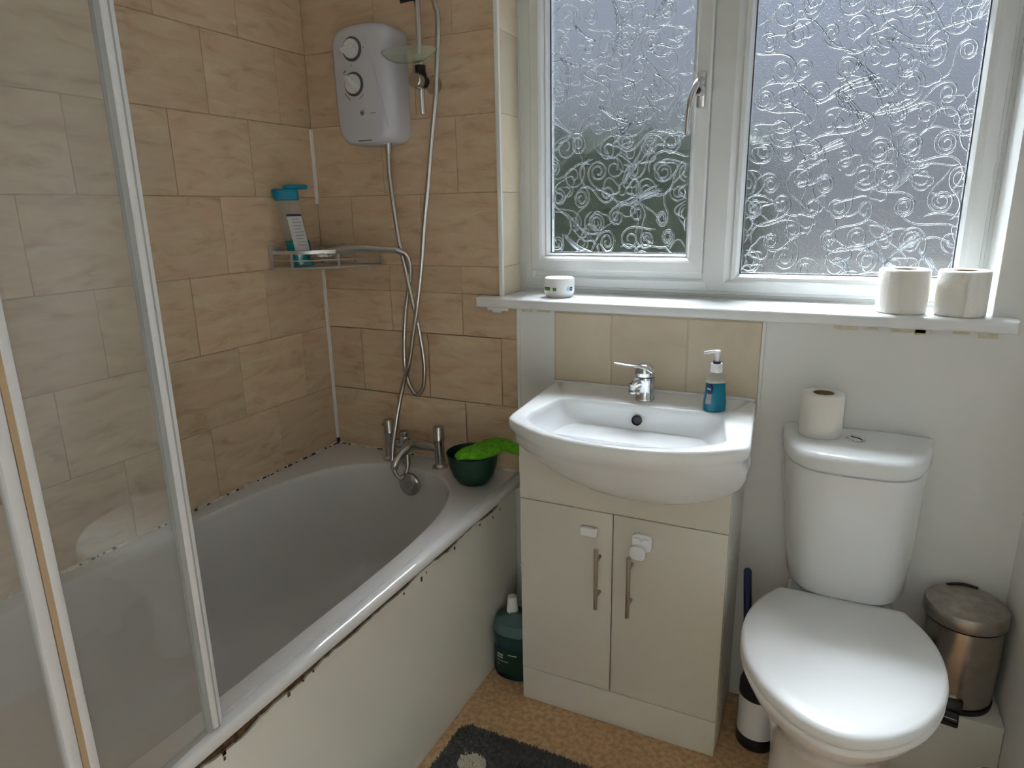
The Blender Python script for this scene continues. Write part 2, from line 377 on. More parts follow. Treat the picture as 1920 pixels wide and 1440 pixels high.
# worn sealant line in the corner, broken higher up
pts = []
for k in range(60):
    z = .556+k*.0165
    if z < 1.14 or 1.33 < z < 1.56: pts.append(((0, -.009, z), (.006, 0, z+.0168)))
struct(boxes('trim_4', pts, 'trimw'))
sl_b = []
for k in range(170): sl_b.append(((0, -.009-.01*(k+1), .551), (.004+.003*random.random(), -.009-.01*k, .556+.004*random.random())))
for k in range(66): sl_b.append(((.005+.01*k, -.004-.003*random.random(), .551), (.005+.01*(k+1), 0, .556+.004*random.random())))
t5 = struct(boxes('trim_5', sl_b, 'seal'))
mb = []
for k in range(46):
    y = -random.uniform(.01, .95)**1.3; l = random.uniform(.002, .010)
    mb.append(((.003, y-l, .5535), (.0066+random.random()*.0015, y, .5560+random.random()*.002)))
for k in range(14):
    x = random.uniform(.01, .62); l = random.uniform(.002, .008); mb.append(((x, -.009, .5545), (x+l, -.003, .5575)))
mb.append(((.0, -.009, .552), (.008, -.001, .572)))
boxes('mould_spots', mb, 'mould', t5)['kind'] = 'stuff'

# low boxed-in pipe ledge behind the toilet
struct(boxes('trim_6', [((1.60, -.158, 0), (RX-.001, .002, .222))], 'panelw', bev=.003))

# ------------------------------------------------------------------ window sill
sp = [(-.055, 1.044), (-.057, 1.052), (-.056, 1.064), (-.048, 1.0715), (.10, 1.0715), (.122, 1.0715), (.122, 1.044)]
vs, fs = [], []
SX0, SX1 = .573, 1.803
for x, s in ((SX0, -1), (SX0+.006, 0), (SX1-.006, 0), (SX1, 1)):
    for (y, z) in sp:
        d = .005 if s else 0
        vs.append((x, y+(d if y < -.04 else 0), z-(d if z > 1.06 else 0)+(d if z < 1.05 else 0)))
n = len(sp)
for i in range(3):
    for j in range(n): fs.append((i*n+j, i*n+(j+1) % n, (i+1)*n+(j+1) % n, (i+1)*n+j))
fs += [tuple(range(n)), tuple(range(3*n, 4*n))]
vs = [(x, (y if y < 0 or OX0 < x < OX1 else -.001) if True else y, z) for x, y, z in vs]
# ears of the sill stop at the wall face; the middle runs back to the frame
mid = [((SX0, -.055, 1.044), (SX1, -.002, 1.0715)), ((OX0+.002, -.004, 1.0445), (OX1-.002, .121, 1.0713))]
bm = bmesh.new()
for lo, hi in mid:
    lo, hi = V(*lo), V(*hi)
    g = bmesh.ops.create_cube(bm, size=1, matrix=Matrix.Translation((lo+hi)/2) @ Matrix.Diagonal((*(hi-lo), 1)))
ed = [e for e in bm.edges if all(v.co.y < -.05 for v in e.verts)]
bmesh.ops.bevel(bm, geom=ed, offset=.010, segments=4, profile=.5, affect='EDGES')
me = bpy.data.meshes.new('window_sill'); bm.to_mesh(me); bm.free()
sill = struct(link('window_sill', me, 'sillm'))
boxes('filler_patch', [((.585, -.006, 1.030), (.65, -.0005, 1.046)), ((.60, -.004, 1.024), (.628, -.0005, 1.032))], 'plaster', sill, bev=.0025)

ys = []
for x, w_, h in ((1.47, .05, .008), (1.53, .03, .005), (1.585, .075, .007), (1.63, .02, .011), (1.70, .03, .005), (1.745, .035, .011), (.69, .03, .006), (.735, .04, .004)):
    ys.append(((x, -.0006, 1.036-h), (x+w_, .0034, 1.0375)))
boxes('yellowed_sealant', ys, 'ystain', sill)['kind'] = 'stuff'
# ------------------------------------------------------------------ window
def frame_bar(name, a, b_, prof, m, parent, inward):
    """mitred profile bar from corner a to b_ ; prof = list of (distance inward, y)"""
    A, B = V(*a), V(*b_); d = (B-A).normalized(); iw = V(*inward)
    vs = []
    for P, s in ((A, 1), (B, -1)):
        for u, y in prof: vs.append(P+iw*u+d*(s*u)+V(0, y, 0))
    n = len(prof); fs = [(i, (i+1) % n, n+(i+1) % n, n+i) for i in range(n)]+[tuple(range(n)), tuple(range(n, 2*n))]
    return mk(name, vs, fs, m, parent, True, 25)
def frame(name, x0, x1, z0, z1, prof, m, parent):
    frame_bar(name, (x0, 0, z0), (x1, 0, z0), prof, m, parent, (0, 0, 1))
    frame_bar(name, (x1, 0, z0), (x1, 0, z1), prof, m, parent, (-1, 0, 0))
    frame_bar(name, (x1, 0, z1), (x0, 0, z1), prof, m, parent, (0, 0, -1))
    frame_bar(name, (x0, 0, z1), (x0, 0, z0), prof, m, parent, (1, 0, 0))
win = bpy.data.objects.new('window_1', None); COL.objects.link(win); BASE[win] = V(.63, .12, 1.07); win.location = BASE[win]; struct(win)
WX0, WX1, WZ0, WZ1 = .632, 1.7635, 1.0725, 2.098
prof_o = [(0, .185), (0, .132), (.008, .132), (.010, .126), (.016, .126), (.018, .121), (.040, .119), (.046, .124), (.046, .132), (.050, .185)]
frame('outer_frame', WX0, WX1, WZ0, WZ1, prof_o, 'upvc', win)
boxes('frame_infill', [((.655, .1265, 1.108), (1.160, .185, 1.146))], 'upvc', win)
boxes('frame_packer', [((.6265, .1285, 1.040), (.633, .186, 2.1)), ((1.7630, .123, 1.040), (1.7648, .186, 2.1)), ((.6265, .1215, 1.0385), (1.7648, .186, 1.0735)), ((.6265, .123, 2.0975), (1.7648, .186, 2.0995))], 'upvc', win)
# mullion
MX0, MX1 = 1.148, 1.226
pm = [(MX0, .185), (MX0, .126), (MX0+.006, .1195), (MX0+.022, .118), (MX0+.056, .118), (MX0+.062, .122), (MX1-.004, .129), (MX1, .145), (MX1, .185)]
n = len(pm); vs = []
for z in (WZ0+.043, WZ1-.043):
    for i, (x, y) in enumerate(pm):
        dz = 0
        if abs(x-(MX0+MX1)/2) < .03: dz = -.022 if z < 1.5 else .022
        vs.append((x, y, z+dz))
mk('mullion', vs, [(i, (i+1) % n, n+(i+1) % n, n+i) for i in range(n)]+[tuple(range(n)), tuple(range(n, 2*n))], 'upvc', win, True, 25)
# opening sash on the left
sash = boxes('sash_backing', [((.672, .150, 1.125), (.676, .18, 1.13))], 'upvc', win)
prof_s = [(0, .175), (0, .114), (.004, .108), (.028, .106), (.034, .110), (.040, .121), (.044, .121), (.047, .146), (.047, .175)]
frame('sash_rail', .670, 1.150, 1.134, WZ1-.05, prof_s, 'upvc', sash)
GL = (.717, 1.103, 1.181, WZ1-.097)     # left pane
GR = (1.226, 1.7135, 1.1225, WZ1-.05)    # right pane
def gasket(x0, x1, z0, z1, y, parent):
    pr = [(0, y+.004), (0, y-.001), (.0035, y-.001), (.0035, y+.004)]; frame('gasket', x0-.001, x1+.001, z0-.001, z1+.001, pr, 'bead', parent)
gasket(*GL, .147, sash)
# glazing bead on the fixed side
pr = [(0, .17), (0, .124), (.010, .127), (.017, .146), (.017, .17)]
frame('glazing_bead', 1.222, WX1-.044, WZ0+.044, WZ1-.044, pr, 'upvc', win)
GR = (1.239, WX1-.061, WZ0+.061, WZ1-.061)
gasket(*GR, .150, win)

def swirls(x0, x1, z0, z1, seed):
    rnd = random.Random(seed); lines = []
    cell = .063; nx = int((x1-x0)/cell)+1; nz = int((z1-z0)/cell)+1
    for i in range(-1, nx+1):
        for j in range(-1, nz+1):
            cx = x0+(i+.5+(.5 if j % 2 else 0)+rnd.uniform(-.22, .22))*cell; cz = z0+(j+.5+rnd.uniform(-.22, .22))*cell
            R = rnd.uniform(.020, .033); turns = rnd.uniform(1.2, 2.3); a0 = rnd.uniform(0, 2*PI); sg = rnd.choice((-1, 1)); P = []
            N = int(turns*16); ec = rnd.uniform(.75, 1)
            for k in range(N+1):
                t = k/N; r = .005+(R-.005)*t**.8; a = a0+sg*2*PI*turns*t
                P.append((cx+r*math.cos(a)*ec, cz+r*math.sin(a)))
            # tail: runs on with changing curvature
            dx, dz = P[-1][0]-P[-2][0], P[-1][1]-P[-2][1]; hd = math.atan2(dz, dx); st = .005; kv = sg/R; x, z = P[-1]
            L = rnd.randint(16, 40); flip = rnd.uniform(.25, .6)
            for k in range(L):
                kv2 = kv*(1-k/L/flip*1.0) if k/L < flip*1.6 else -kv*.75
                hd += kv2*st; x += math.cos(hd)*st; z += math.sin(hd)*st; P.append((x, z))
            lines.append((P, rnd.uniform(.0019, .0027)))
            if rnd.random() < .55:    # loose closed loop crossing it
                P = []; a0 = rnd.uniform(0, 2*PI); rx, rz = rnd.uniform(.018, .036), rnd.uniform(.012, .026); th = rnd.uniform(0, PI); N = 30
                ox, oz = cx+rnd.uniform(-.03, .03), cz+rnd.uniform(-.03, .03)
                for k in range(N+8):
                    a = a0+2*PI*k/N; rr = 1+.18*math.sin(3*a+th); u, v = rx*rr*math.cos(a), rz*rr*math.sin(a)
                    P.append((ox+u*math.cos(th)-v*math.sin(th), oz+u*math.sin(th)+v*math.cos(th)))
                lines.append((P, rnd.uniform(.0016, .0023)))
    for _ in range(int((x1-x0)*(z1-z0)*36)):      # broad brush-like strokes
        x, z = rnd.uniform(x0, x1), rnd.uniform(z0, z1); hd = rnd.choice((-1, 1))*rnd.uniform(.6, 1.1); kv = rnd.uniform(-9, 9); L = rnd.randint(16, 26)
        for q in range(4):
            P = []; xx, zz, h = x+rnd.uniform(-.004, .004), z+rnd.uniform(-.004, .004), hd+rnd.uniform(-.12, .12)
            for k in range(L): h += kv*.005; xx += math.cos(h)*.005; zz += math.sin(h)*.005; P.append((xx, zz))
            lines.append((P, rnd.uniform(.0018, .0032)))
    return lines
def pane(rect, y, parent, seed):
    x0, x1, z0, z1 = rect
    g = mk('glass_pane', [(x0, y, z0), (x1, y, z0), (x1, y, z1), (x0, y, z1)], [(0, 1, 2, 3)], 'oglass', parent, False)
    parts = []
    for P, r in swirls(x0, x1, z0, z1, seed):
        run = []
        for q in P+[None]:
            ok = q is not None and x0+.003 < q[0] < x1-.003 and z0+.003 < q[1] < z1-.003
            if ok: run.append(V(q[0], y-.0012, q[1]))
            else:
                if len(run) > 4: parts.append(tube_geo(run, [r*min(1, .25+k/3, .25+(len(run)-1-k)/3) for k in range(len(run))], 6, (V(0, 1, 0), .55)))
                run = []
    vs, fs = merge(parts); s = mk('swirl_relief', vs, fs, 'swirl', g, True, 80); s['kind'] = 'stuff'
    return g
pane(GL, .1485, sash, 3)
pane(GR, .1515, win, 11)
# handle on the sash stile
hx, hz = 1.130, 1.585
hp = boxes('window_handle', [((hx-.011, .094, hz-.052), (hx+.011, .1065, hz+.030))], 'chrome', sash, bev=.005)
tube('handle_lever', [(hx-.002, .098, hz+.010), (hx-.006, .070, hz-.002), (hx-.014, .052, hz-.030), (hx-.018, .046, hz-.070), (hx-.020, .048, hz-.115)],
     lambda t: .0105*(1-.45*t), 'chrome', hp, 12, 8)
lathe('handle_boss', (hx-.002, .0945, hz-.014), [(.0135, 0), (.0135, -.022), (.011, -.028), (.0, -.0285)], 'chrome', hp, 20, 'y')
lathe('lock_cylinder', (hx-.003, .0665, hz-.016), [(.008, 0), (.008, -.002), (0, -.0021)], 'black', hp, 16, 'y')

# ------------------------------------------------------------------ bath
NB = 96
bcx, BL0, BL1 = .341, -.096, -1.62
def bath_ring(s, z, dy=0):
    out = []; ymid = (BL0+BL1)/2
    for i in range(NB):
        a = 2*PI*i/NB; c, sn = math.cos(a), math.sin(a)
        e = 2/2.9 if True else 1
        x = .291*math.copysign(abs(c)**e, c); y = (BL0-BL1)/2*math.copysign(abs(sn)**(2/3.6), sn)
        # a rounder end at the taps
        out.append(V(bcx+x*s, ymid+y*(1-(1-s)*.38)+dy, z))
    return out
def rect_ring(x0, x1, y0, y1, z):
    base = bath_ring(1, z); out = []; cx, cy = bcx, (BL0+BL1)/2
    for p in base:
        d = p-V(cx, cy, z); tx = ((x1-cx)/d.x if d.x > 1e-6 else (x0-cx)/d.x if d.x < -1e-6 else 1e9)
        ty = ((y1-cy)/d.y if d.y > 1e-6 else (y0-cy)/d.y if d.y < -1e-6 else 1e9); t = min(tx, ty)
        out.append(V(cx+d.x*t, cy+d.y*t, z))
    # pull the nearest points onto the corners
    for X in (x0, x1):
        for Y in (y0, y1):
            k = min(range(NB), key=lambda i: (out[i]-V(X, Y, z)).length); out[k] = V(X, Y, z)
    return out
bx0, bx1, by0, by1 = .0015, .693, -1.733, -.0015
rings = [rect_ring(bx0, bx1-.001, by0, by1, .528), rect_ring(bx0, bx1, by0, by1, .532), rect_ring(bx0, bx1, by0, by1, .546), rect_ring(bx0, bx1-.004, by0, by1, .5505),
         rect_ring(bx0, bx1-.020, by0, by1, .5515), rect_ring(bx0, bx1-.0215, by0, by1, .5485), rect_ring(bx0, bx1-.024, by0, by1, .5485), rect_ring(bx0, bx1-.0255, by0, by1, .552),
         bath_ring(1.01, .552), bath_ring(.998, .5508), bath_ring(.988, .546), bath_ring(.982, .535), bath_ring(.970, .46), bath_ring(.95, .37), bath_ring(.92, .29), bath_ring(.875, .235), bath_ring(.80, .198), bath_ring(.69, .18), bath_ring(.52, .172), bath_ring(.35, .169), bath_ring(.15, .168)]
vs, fs = loft(rings, False, True)
bath = root('bathtub', (.345, -.87, 0), 'white acrylic bathtub set against the streaked beige tiles', 'bathtub')
tub = mk('tub', vs, fs, 'acryl', bath, True, 48)
oc = at(768, 908, 1, -.128)
ov = lathe('overflow_cover', (oc.x, -.118, oc.z), [(.034, 0), (.036, -.008), (.035, -.014), (.030, -.018), (.012, -.020), (0, -.0202)], 'chromed', bath, 32, 'y')
for k in range(3): lathe('support_foot', (.12+.0*k, -.3-.55*k, 0), [(.03, 0), (.03, .015), (.012, .02), (.012, .166)], 'chromed', bath, 16)
# side panel
pnl = root('bath_facing', (.655, -.87, 0), 'cream board panel along the side of the bath with a rotted brown top edge', 'bath panel')
N = 120; vs = []; rr = random.Random(5); hts = []
for i in range(N+1):
    y = -.012-(1.70)*i/N
    gap = .004+.011*max(0, mnoise.noise((y*9, 3, 0))+.35)+.004*rr.random()
    if y > -.12: gap = .003
    if y < -.55: gap += .007*min(1, (-.55-y)/.3)
    hts.append((y, .5035-gap))
for x in (.664, .652):
    vs += [(x, y, .001) for y, h in hts]+[(x, y, h) for y, h in hts]
n1 = N+1; fs = []
for i in range(N):
    fs += [(i, i+1, n1+i+1, n1+i), (2*n1+i, 2*n1+i+1, 3*n1+i+1, 3*n1+i), (n1+i, n1+i+1, 3*n1+i+1, 3*n1+i), (i, i+1, 2*n1+i+1, 2*n1+i)]
fs += [(0, n1, 3*n1, 2*n1), (N, n1+N, 3*n1+N, 2*n1+N)]
mk('board', vs, fs, 'panelw', pnl, True, 30)
boxes('rotten_core', [((.648, -1.71, .46), (.6595, -.014, .5275))], 'rot', pnl)
fl = []
for k in range(9):
    y = -random.uniform(.2, 1.1); s = random.uniform(.001, .0035); z = .4985-.012-random.uniform(0, .006)
    fl.append(((.6625, y-s*1.2, z-s), (.6648, y+s, z+s*1.4)))
for (px, py, s) in ((790, 1086, .0035), (924, 970, .002), (937, 955, .002), (420, 1410, .003), (421, 1422, .002)):
    q = at(px, py, 0, .664); fl.append(((.6630, q.y-s, q.z-s*1.6), (.6648, q.y+s, q.z+s*1.6)))
boxes('chipped_spots', fl, 'rot', pnl)['kind'] = 'stuff'

# ------------------------------------------------------------------ bath mixer
bt = root('bath_mixer_tap', (.348, -.058, .552), 'dull chrome bath shower mixer on two pillars at the end of the bath', 'tap')
for x, nm in ((.257, 0), (.437, 1)):
    pl = lathe('pillar', (x, -.058, .5525), [(.024, 0), (.024, .005), (.0185, .008), (.0150, .012), (.0150, .085), (.0175, .088), (.0175, .094), (.0165, .096), (.0165, .126), (.0145, .130), (0, .1302)], 'chromed', bt, 28)
    tube('lever', [(x, -.058, .665), (x-(.022 if nm == 0 else .0), -.075 if nm else -.062, .664)], .0045, 'chromed', pl, 10, 1)
tube('bridge', [(.257, -.058, .607), (.30, -.060, .612), (.348, -.062, .616), (.40, -.060, .616), (.437, -.058, .612)], lambda t: .0125+.005*math.sin(PI*t), 'chromed', bt, 16)
tube('spout', [(.350, -.060, .612), (.346, -.088, .613), (.340, -.120, .600), (.334, -.142, .578), (.332, -.146, .562)], lambda t: .015-.003*t, 'chromed', bt, 16)
lathe('diverter', (.315, -.062, .628), [(.017, -.012), (.017, .006), (.0145, .009), (.0145, .022), (.012, .025), (0, .0252)], 'chromed', bt, 24)
lathe('hose_outlet', (.322, -.078, .606), [(.0, -.05), (.009, -.05), (.009, 0), (0, .0)], 'chromed', bt, 16)

def hose(name, pix, label, cat):
    P = [at(a, b_, 1, y) for a, b_, y in pix]; P = resample(crom(P, 14), .0021)
    rad = [.0072 if k % 2 else .0063 for k in range(len(P))]
    vs, fs = tube_geo(P, rad, 10)
    r = root(name, tuple(P[-1]), label, cat)
    mk('ribbed_tube', vs, fs, 'chromed', r, True, 60)
    for a, b_ in ((P[0], P[12]), (P[-1], P[-13])):
        d = (b_-a).normalized(); tube('end_nut', [a-d*.004, a+d*.010, a+d*.026], lambda t: .0098-.002*t, 'chromed', r, 14, 4)
    return r
hose('bath_shower_hose', [(814, -60, -.09), (814, 0, -.09), (820, 25, -.09), (821, 62, -.09), (819, 125, -.09), (816, 187, -.09), (810, 250, -.09), (806, 300, -.09), (802, 350, -.09), (795, 425, -.09), (790, 500, -.09),
     (782, 575, -.09), (775, 625, -.09), (767, 680, -.09), (757, 717, -.09), (747, 767, -.10), (741, 805, -.115), (737, 832, -.13), (736, 862, -.142), (741, 886, -.146), (750, 896, -.140), (760, 890, -.125), (765, 872, -.11), (764, 856, -.1)],
     'ribbed chrome hose hanging from above down to the bath mixer tap', 'hose')
hose('electric_shower_hose', [(728, 270, -.058), (729, 310, -.058), (733, 350, -.058), (740, 400, -.058), (748, 450, -.056), (757, 490, -.055), (770, 550, -.052), (785, 615, -.05), (794, 670, -.05), (796, 700, -.05), (793, 728, -.05),
     (781, 740, -.05), (768, 722, -.048), (760, 690, -.046), (758, 640, -.044), (761, 580, -.042), (768, 530, -.044), (769, 500, -.05), (763, 479, -.06), (752, 471, -.068), (744, 469, -.072)],
     'ribbed chrome hose looping from the white electric shower to the hand shower in the basket', 'hose')

# ------------------------------------------------------------------ electric shower
SH = root('electric_shower', (.27, -.05, 1.48), 'white electric shower unit with two round dials on the tiled wall', 'shower unit')
def rrect(x0, x1, z0, z1, r, y, n=6, bulge=0.0, bb=0.0, tap=0.0):
    out = []
    for cx, cz, a0 in ((x1-r, z1-r, 0), (x0+r, z1-r, PI/2), (x0+r, z0+r, PI), (x1-r, z0+r, 1.5*PI)):
        for k in range(n+1):
            a = a0+PI/2*k/n; out.append([cx+r*math.cos(a), y, cz+r*math.sin(a)])
    # sample straight edges so bulges show
    res = []
    for i, p in enumerate(out):
        q = out[(i+1) % len(out)]; res.append(p); d = math.dist(p, q)
        if d > .04:
            for k in range(1, 6): res.append([p[0]+(q[0]-p[0])*k/6, y, p[2]+(q[2]-p[2])*k/6])
    mx, mz = (x0+x1)/2, (z0+z1)/2
    for p in res:
        if p[2] > mz: p[2] += bulge*(1-((p[0]-mx)/(x1-mx))**2)
        else: p[2] -= bb*(1-((p[0]-mx)/(x1-mx))**2)
        f = max(0, (mz-p[2])/(mz-z0)); p[0] = mx+(p[0]-mx)*(1-tap*f*f)
    return [V(*p) for p in res]
sx0, sx1, sz0, sz1 = .172, .362, 1.490, 1.775
rings = [rrect(sx0+.004, sx1-.002, sz0+.002, sz1-.002, .025, -.001, bulge=.012, bb=.006, tap=.05), rrect(sx0, sx1, sz0, sz1, .028, -.006, bulge=.014, bb=.008, tap=.05), rrect(sx0, sx1, sz0, sz1, .028, -.055, bulge=.014, bb=.008, tap=.06),
         rrect(sx0+.002, sx1-.003, sz0+.001, sz1-.002, .030, -.078, bulge=.014, bb=.008, tap=.08), rrect(sx0+.008, sx1-.014, sz0+.005, sz1-.008, .032, -.092, bulge=.013, bb=.008, tap=.10), rrect(sx0+.018, sx1-.028, sz0+.014, sz1-.020, .03, -.0985, bulge=.012, bb=.006, tap=.10)]
vs, fs = loft(rings); mk('casing', vs, fs, 'abs', SH, True, 40)
YF = -.0985
def fpt(px, py, y=YF): return at(px, py, 1, y)
# raised diagonal ridge
a, c_, d_ = fpt(678, 58), fpt(700, 120), fpt(727, 238)
tube('ridge', [a+V(0, .002, 0), (a+c_)/2+V(.001, .0, 0), c_, (c_+d_)/2+V(.003, 0, 0), d_+V(0, .003, 0)], lambda t: .0005+.0022*math.sin(PI*t)**.5, 'abs', SH, 8)
for px, py, ang in ((660, 92, .12), (664, 158, -.75)):
    k = fpt(px, py); kn = lathe('dial', (k.x, YF+.001, k.z), [(.0305, 0), (.0305, -.003), (.0285, -.0045), (.0250, -.0045)], 'ring', SH, 36, 'y')
    lathe('dial_face', (k.x, YF-.004, k.z), [(.0245, 0), (.0245, -.004), (.0225, -.0065), (0, -.0068)], 'absg', kn, 32, 'y')
    ca, sa = math.cos(ang), math.sin(ang); vs = []
    for y, w_ in ((-.005, .0080), (-.020, .0048), (-.0225, .0028)):
        for u, v in ((-.0225, -w_), (.0225, -w_), (.0225, w_), (-.0225, w_)): vs.append((k.x+u*ca-v*sa, YF+y, k.z+u*sa+v*ca))
    fs = [(0, 1, 5, 4), (1, 2, 6, 5), (2, 3, 7, 6), (3, 0, 4, 7), (4, 5, 9, 8), (5, 6, 10, 9), (6, 7, 11, 10), (7, 4, 8, 11), (8, 9, 10, 11)]
    mk('dial_grip', vs, fs, 'absg', kn, True, 20)
k = fpt(681, 212); bt_ = lathe('start_button', (k.x, YF+.001, k.z), [(.0105, 0), (.0105, -.002), (.008, -.003), (0, -.0031)], 'absg', SH, 28, 'y')
lathe('button_ring', (k.x, YF-.002, k.z), [(.0078, 0), (.0078, -.0025), (.0055, -.003), (0, -.003)], 'nickel', bt_, 24, 'y')
lathe('button_core', (k.x, YF-.0045, k.z), [(.003, 0), (.003, -.002), (0, -.0021)], 'ink', bt_, 16, 'y')
k = fpt(700, 64); text('brand_print', 'Triton', .011, 'faint', SH, (k.x, YF-.0006, k.z), (1, 0, 0), (0, 0, 1))
k = fpt(699, 211.5); text('small_print', 'start/stop', .0048, 'ink', SH, (k.x, YF-.0006, k.z), (1, 0, 0), (0, 0, 1))
for (p0, p1, mm) in (((647, 175), (657, 187), 'ink'), ((674, 185), (681, 176), 'red'), ((644, 138), (648, 132), 'ink'), ((639, 92), (639.5, 94), 'red'), ((681, 87), (681.5, 89), 'ink'), ((659, 121.5), (660, 122.5), 'ink')):
    tube('dial_mark', [fpt(*p0, YF-.0005), fpt((p0[0]+p1[0])/2+(-.8 if mm == 'ink' else .6), (p0[1]+p1[1])/2+.8, YF-.0005), fpt(*p1, YF-.0005)], .0009, mm, SH, 6, 4)
k = fpt(726, 268, -.058); lathe('outlet', (k.x, -.058, k.z), [(.0, -.004), (.011, -.004), (.012, .004), (.015, .012), (.018, .03), (0, .03)], 'abs', SH, 20)
q0 = fpt(672, 264, -.096); boxes('vent_slot', [((q0.x, -.0965, q0.z-.002), (q0.x+.045, -.088, q0.z+.001))], 'ink', SH, bev=.0008)

# ------------------------------------------------------------------ riser rail with bracket and soap dish
RR = root('shower_riser_rail', (.43, -.05, 1.55), 'chrome riser rail with a round clamp knob beside the white electric shower', 'shower rail')
ra, rb2 = at(788, 212, 1, -.05), at(786, 0, 1, -.05)
xr = (ra.x+rb2.x)/2
tube('pole', [(xr, -.05, ra.z), (xr, -.05, 1.9), (xr, -.05, 2.2)], .0085, 'chrome', RR, 16, 3)
lathe('end_cap', (xr, -.05, ra.z-.003), [(.0, 0), (.0075, 0), (.009, .003), (.009, .01), (0, .01)], 'chrome', RR, 16)
kz = at(790, 152, 1, -.05).z
lathe('wall_bracket', (xr+.010, -.001, kz-.004), [(.024, 0), (.024, -.006), (.018, -.02), (.014, -.045), (0, -.045)], 'chromed', RR, 24, 'y')
lathe('wall_bracket', (xr+.010, -.001, 2.15), [(.024, 0), (.024, -.006), (.018, -.02), (.014, -.045), (0, -.045)], 'chromed', RR, 24, 'y')
lathe('slider', (xr, -.05, kz-.018), [(.015, 0), (.0165, .002), (.0165, .034), (.014, .038), (.014, .056), (0, .056)], 'black', RR, 24)
kb = at(777, 150, 1, -.085)
lathe('clamp_knob', (kb.x, -.060, kb.z), [(.017, 0), (.019, -.006), (.0195, -.024), (.017, -.029), (0, -.0292)], 'chromed', RR, 28, 'y')
tz = at(762, 2, 1, -.075)
tube('handset_cradle', [(xr, -.05, tz.z+.015), (xr-.012, -.065, tz.z+.012), (xr-.034, -.08, tz.z+.006)], .011, 'black', RR, 12, 4)
# soap dish: pointed oval shallow shell
SD = root('soap_dish', (xr, -.09, 1.68), 'clear oval soap dish clipped to the shower riser rail', 'soap dish')
dl, dr = at(715, 101, 1, -.12), at(821, 102, 1, -.10)
dcx = (dl.x+dr.x)/2; dz = (dl.z+dr.z)/2+.004; dhw = (dr.x-dl.x)/2; rings = []
for s, z in ((.20, -.024), (.55, -.021), (.82, -.012), (.95, -.003), (1.0, .002), (1.0, .004), (.97, .003), (.92, -.002), (.80, -.009), (.52, -.018), (.2, -.021)):
    ring = []
    for i in range(48):
        a_ = 2*PI*i/48; c2, s2 = math.cos(a_), math.sin(a_)
        ring.append(V(dcx+dhw*s*math.copysign(abs(c2)**1.15, c2), -.112+.052*s*math.copysign(abs(s2)**1.0, s2), dz+z))
    rings.append(ring)
vs, fs = loft(rings); mk('dish_shell', vs, fs, 'dish', SD, True, 50)
boxes('clip', [((xr-.014, -.066, dz-.018), (xr+.014, -.040, dz-.004))], 'dish', SD, bev=.004)

# ------------------------------------------------------------------ corner basket
CB = root('corner_basket', (.1, -.1, 1.15), 'chrome wire corner basket fixed in the tiled shower corner', 'basket')
zt, zb = 1.197, 1.152
def arc(z, k=1.0, e=.012):
    P = []
    for i in range(17):
        a = PI/2*i/16; P.append((e+.215*k*math.cos(a)**.85 if i < 16 else e, -e-.215*k*math.sin(a)**.85 if i > 0 else -e, z))
    return P
wire = .0028
F0 = [(.012, -.222, 0), (.10, -.205, 0), (.175, -.140, 0), (.225, -.055, 0), (.238, -.012, 0)]
def front(z, inset=0): return [(x*(1-inset)+.0, y*(1-inset), z) for x, y, _ in F0]
def flatrail(name, P, m, parent, h=.010, t=.003):
    P = crom(P, 10); vs = []; fs = []
    for i, p in enumerate(P):
        tg = (P[min(i+1, len(P)-1)]-P[max(i-1, 0)]).normalized(); nn = V(tg.y, -tg.x, 0).normalized()*t/2
        vs += [p+nn+V(0, 0, h/2), p-nn+V(0, 0, h/2), p-nn-V(0, 0, h/2), p+nn-V(0, 0, h/2)]
    for i in range(len(P)-1):
        for j in range(4): fs.append((4*i+j, 4*i+(j+1) % 4, 4*i+4+(j+1) % 4, 4*i+4+j))
    return mk(name, vs, fs, m, parent, True, 30)
flatrail('top_rail', front(zt), 'wire', CB)
tube('bottom_rail', front(zb), .004, 'wire', CB, 8)
tube('middle_rail', front(zb+.022), .0022, 'wire', CB, 8)
for nm, z in (('back_rail', zt), ('back_rail', zb)):
    tube(nm, [(.010, -.222, z), (.008, -.12, z), (.008, -.008, z)], wire, 'wire', CB, 8, 4)
    tube(nm, [(.008, -.008, z), (.12, -.008, z), (.238, -.010, z)], wire, 'wire', CB, 8, 4)
for x, y in ((.012, -.222), (.075, -.212), (.178, -.136), (.238, -.012), (.008, -.008)):
    boxes('upright', [((x-.004, y-.003, zb-.004), (x+.004, y+.003, zt+.005))], 'wire', CB, bev=.001)
for k in range(1, 13):
    x = .238*k/13
    # where this wire meets the curved front
    P = crom(F0, 20); f = min(P, key=lambda p: abs(p.x-x))
    tube('floor_wire', [(x, -.008, zb), (x, f.y/2, zb), (x, f.y, zb)], .0018, 'wire', CB, 6, 1)
for y in (-.05, -.20):
    boxes('wall_plate', [((.001, y-.022, zt-.012), (.007, y+.022, zt+.018))], 'wire', CB, bev=.002)
boxes('wall_plate', [((.03, -.007, zt-.005), (.10, -.001, zt+.016))], 'wire', CB, bev=.002)
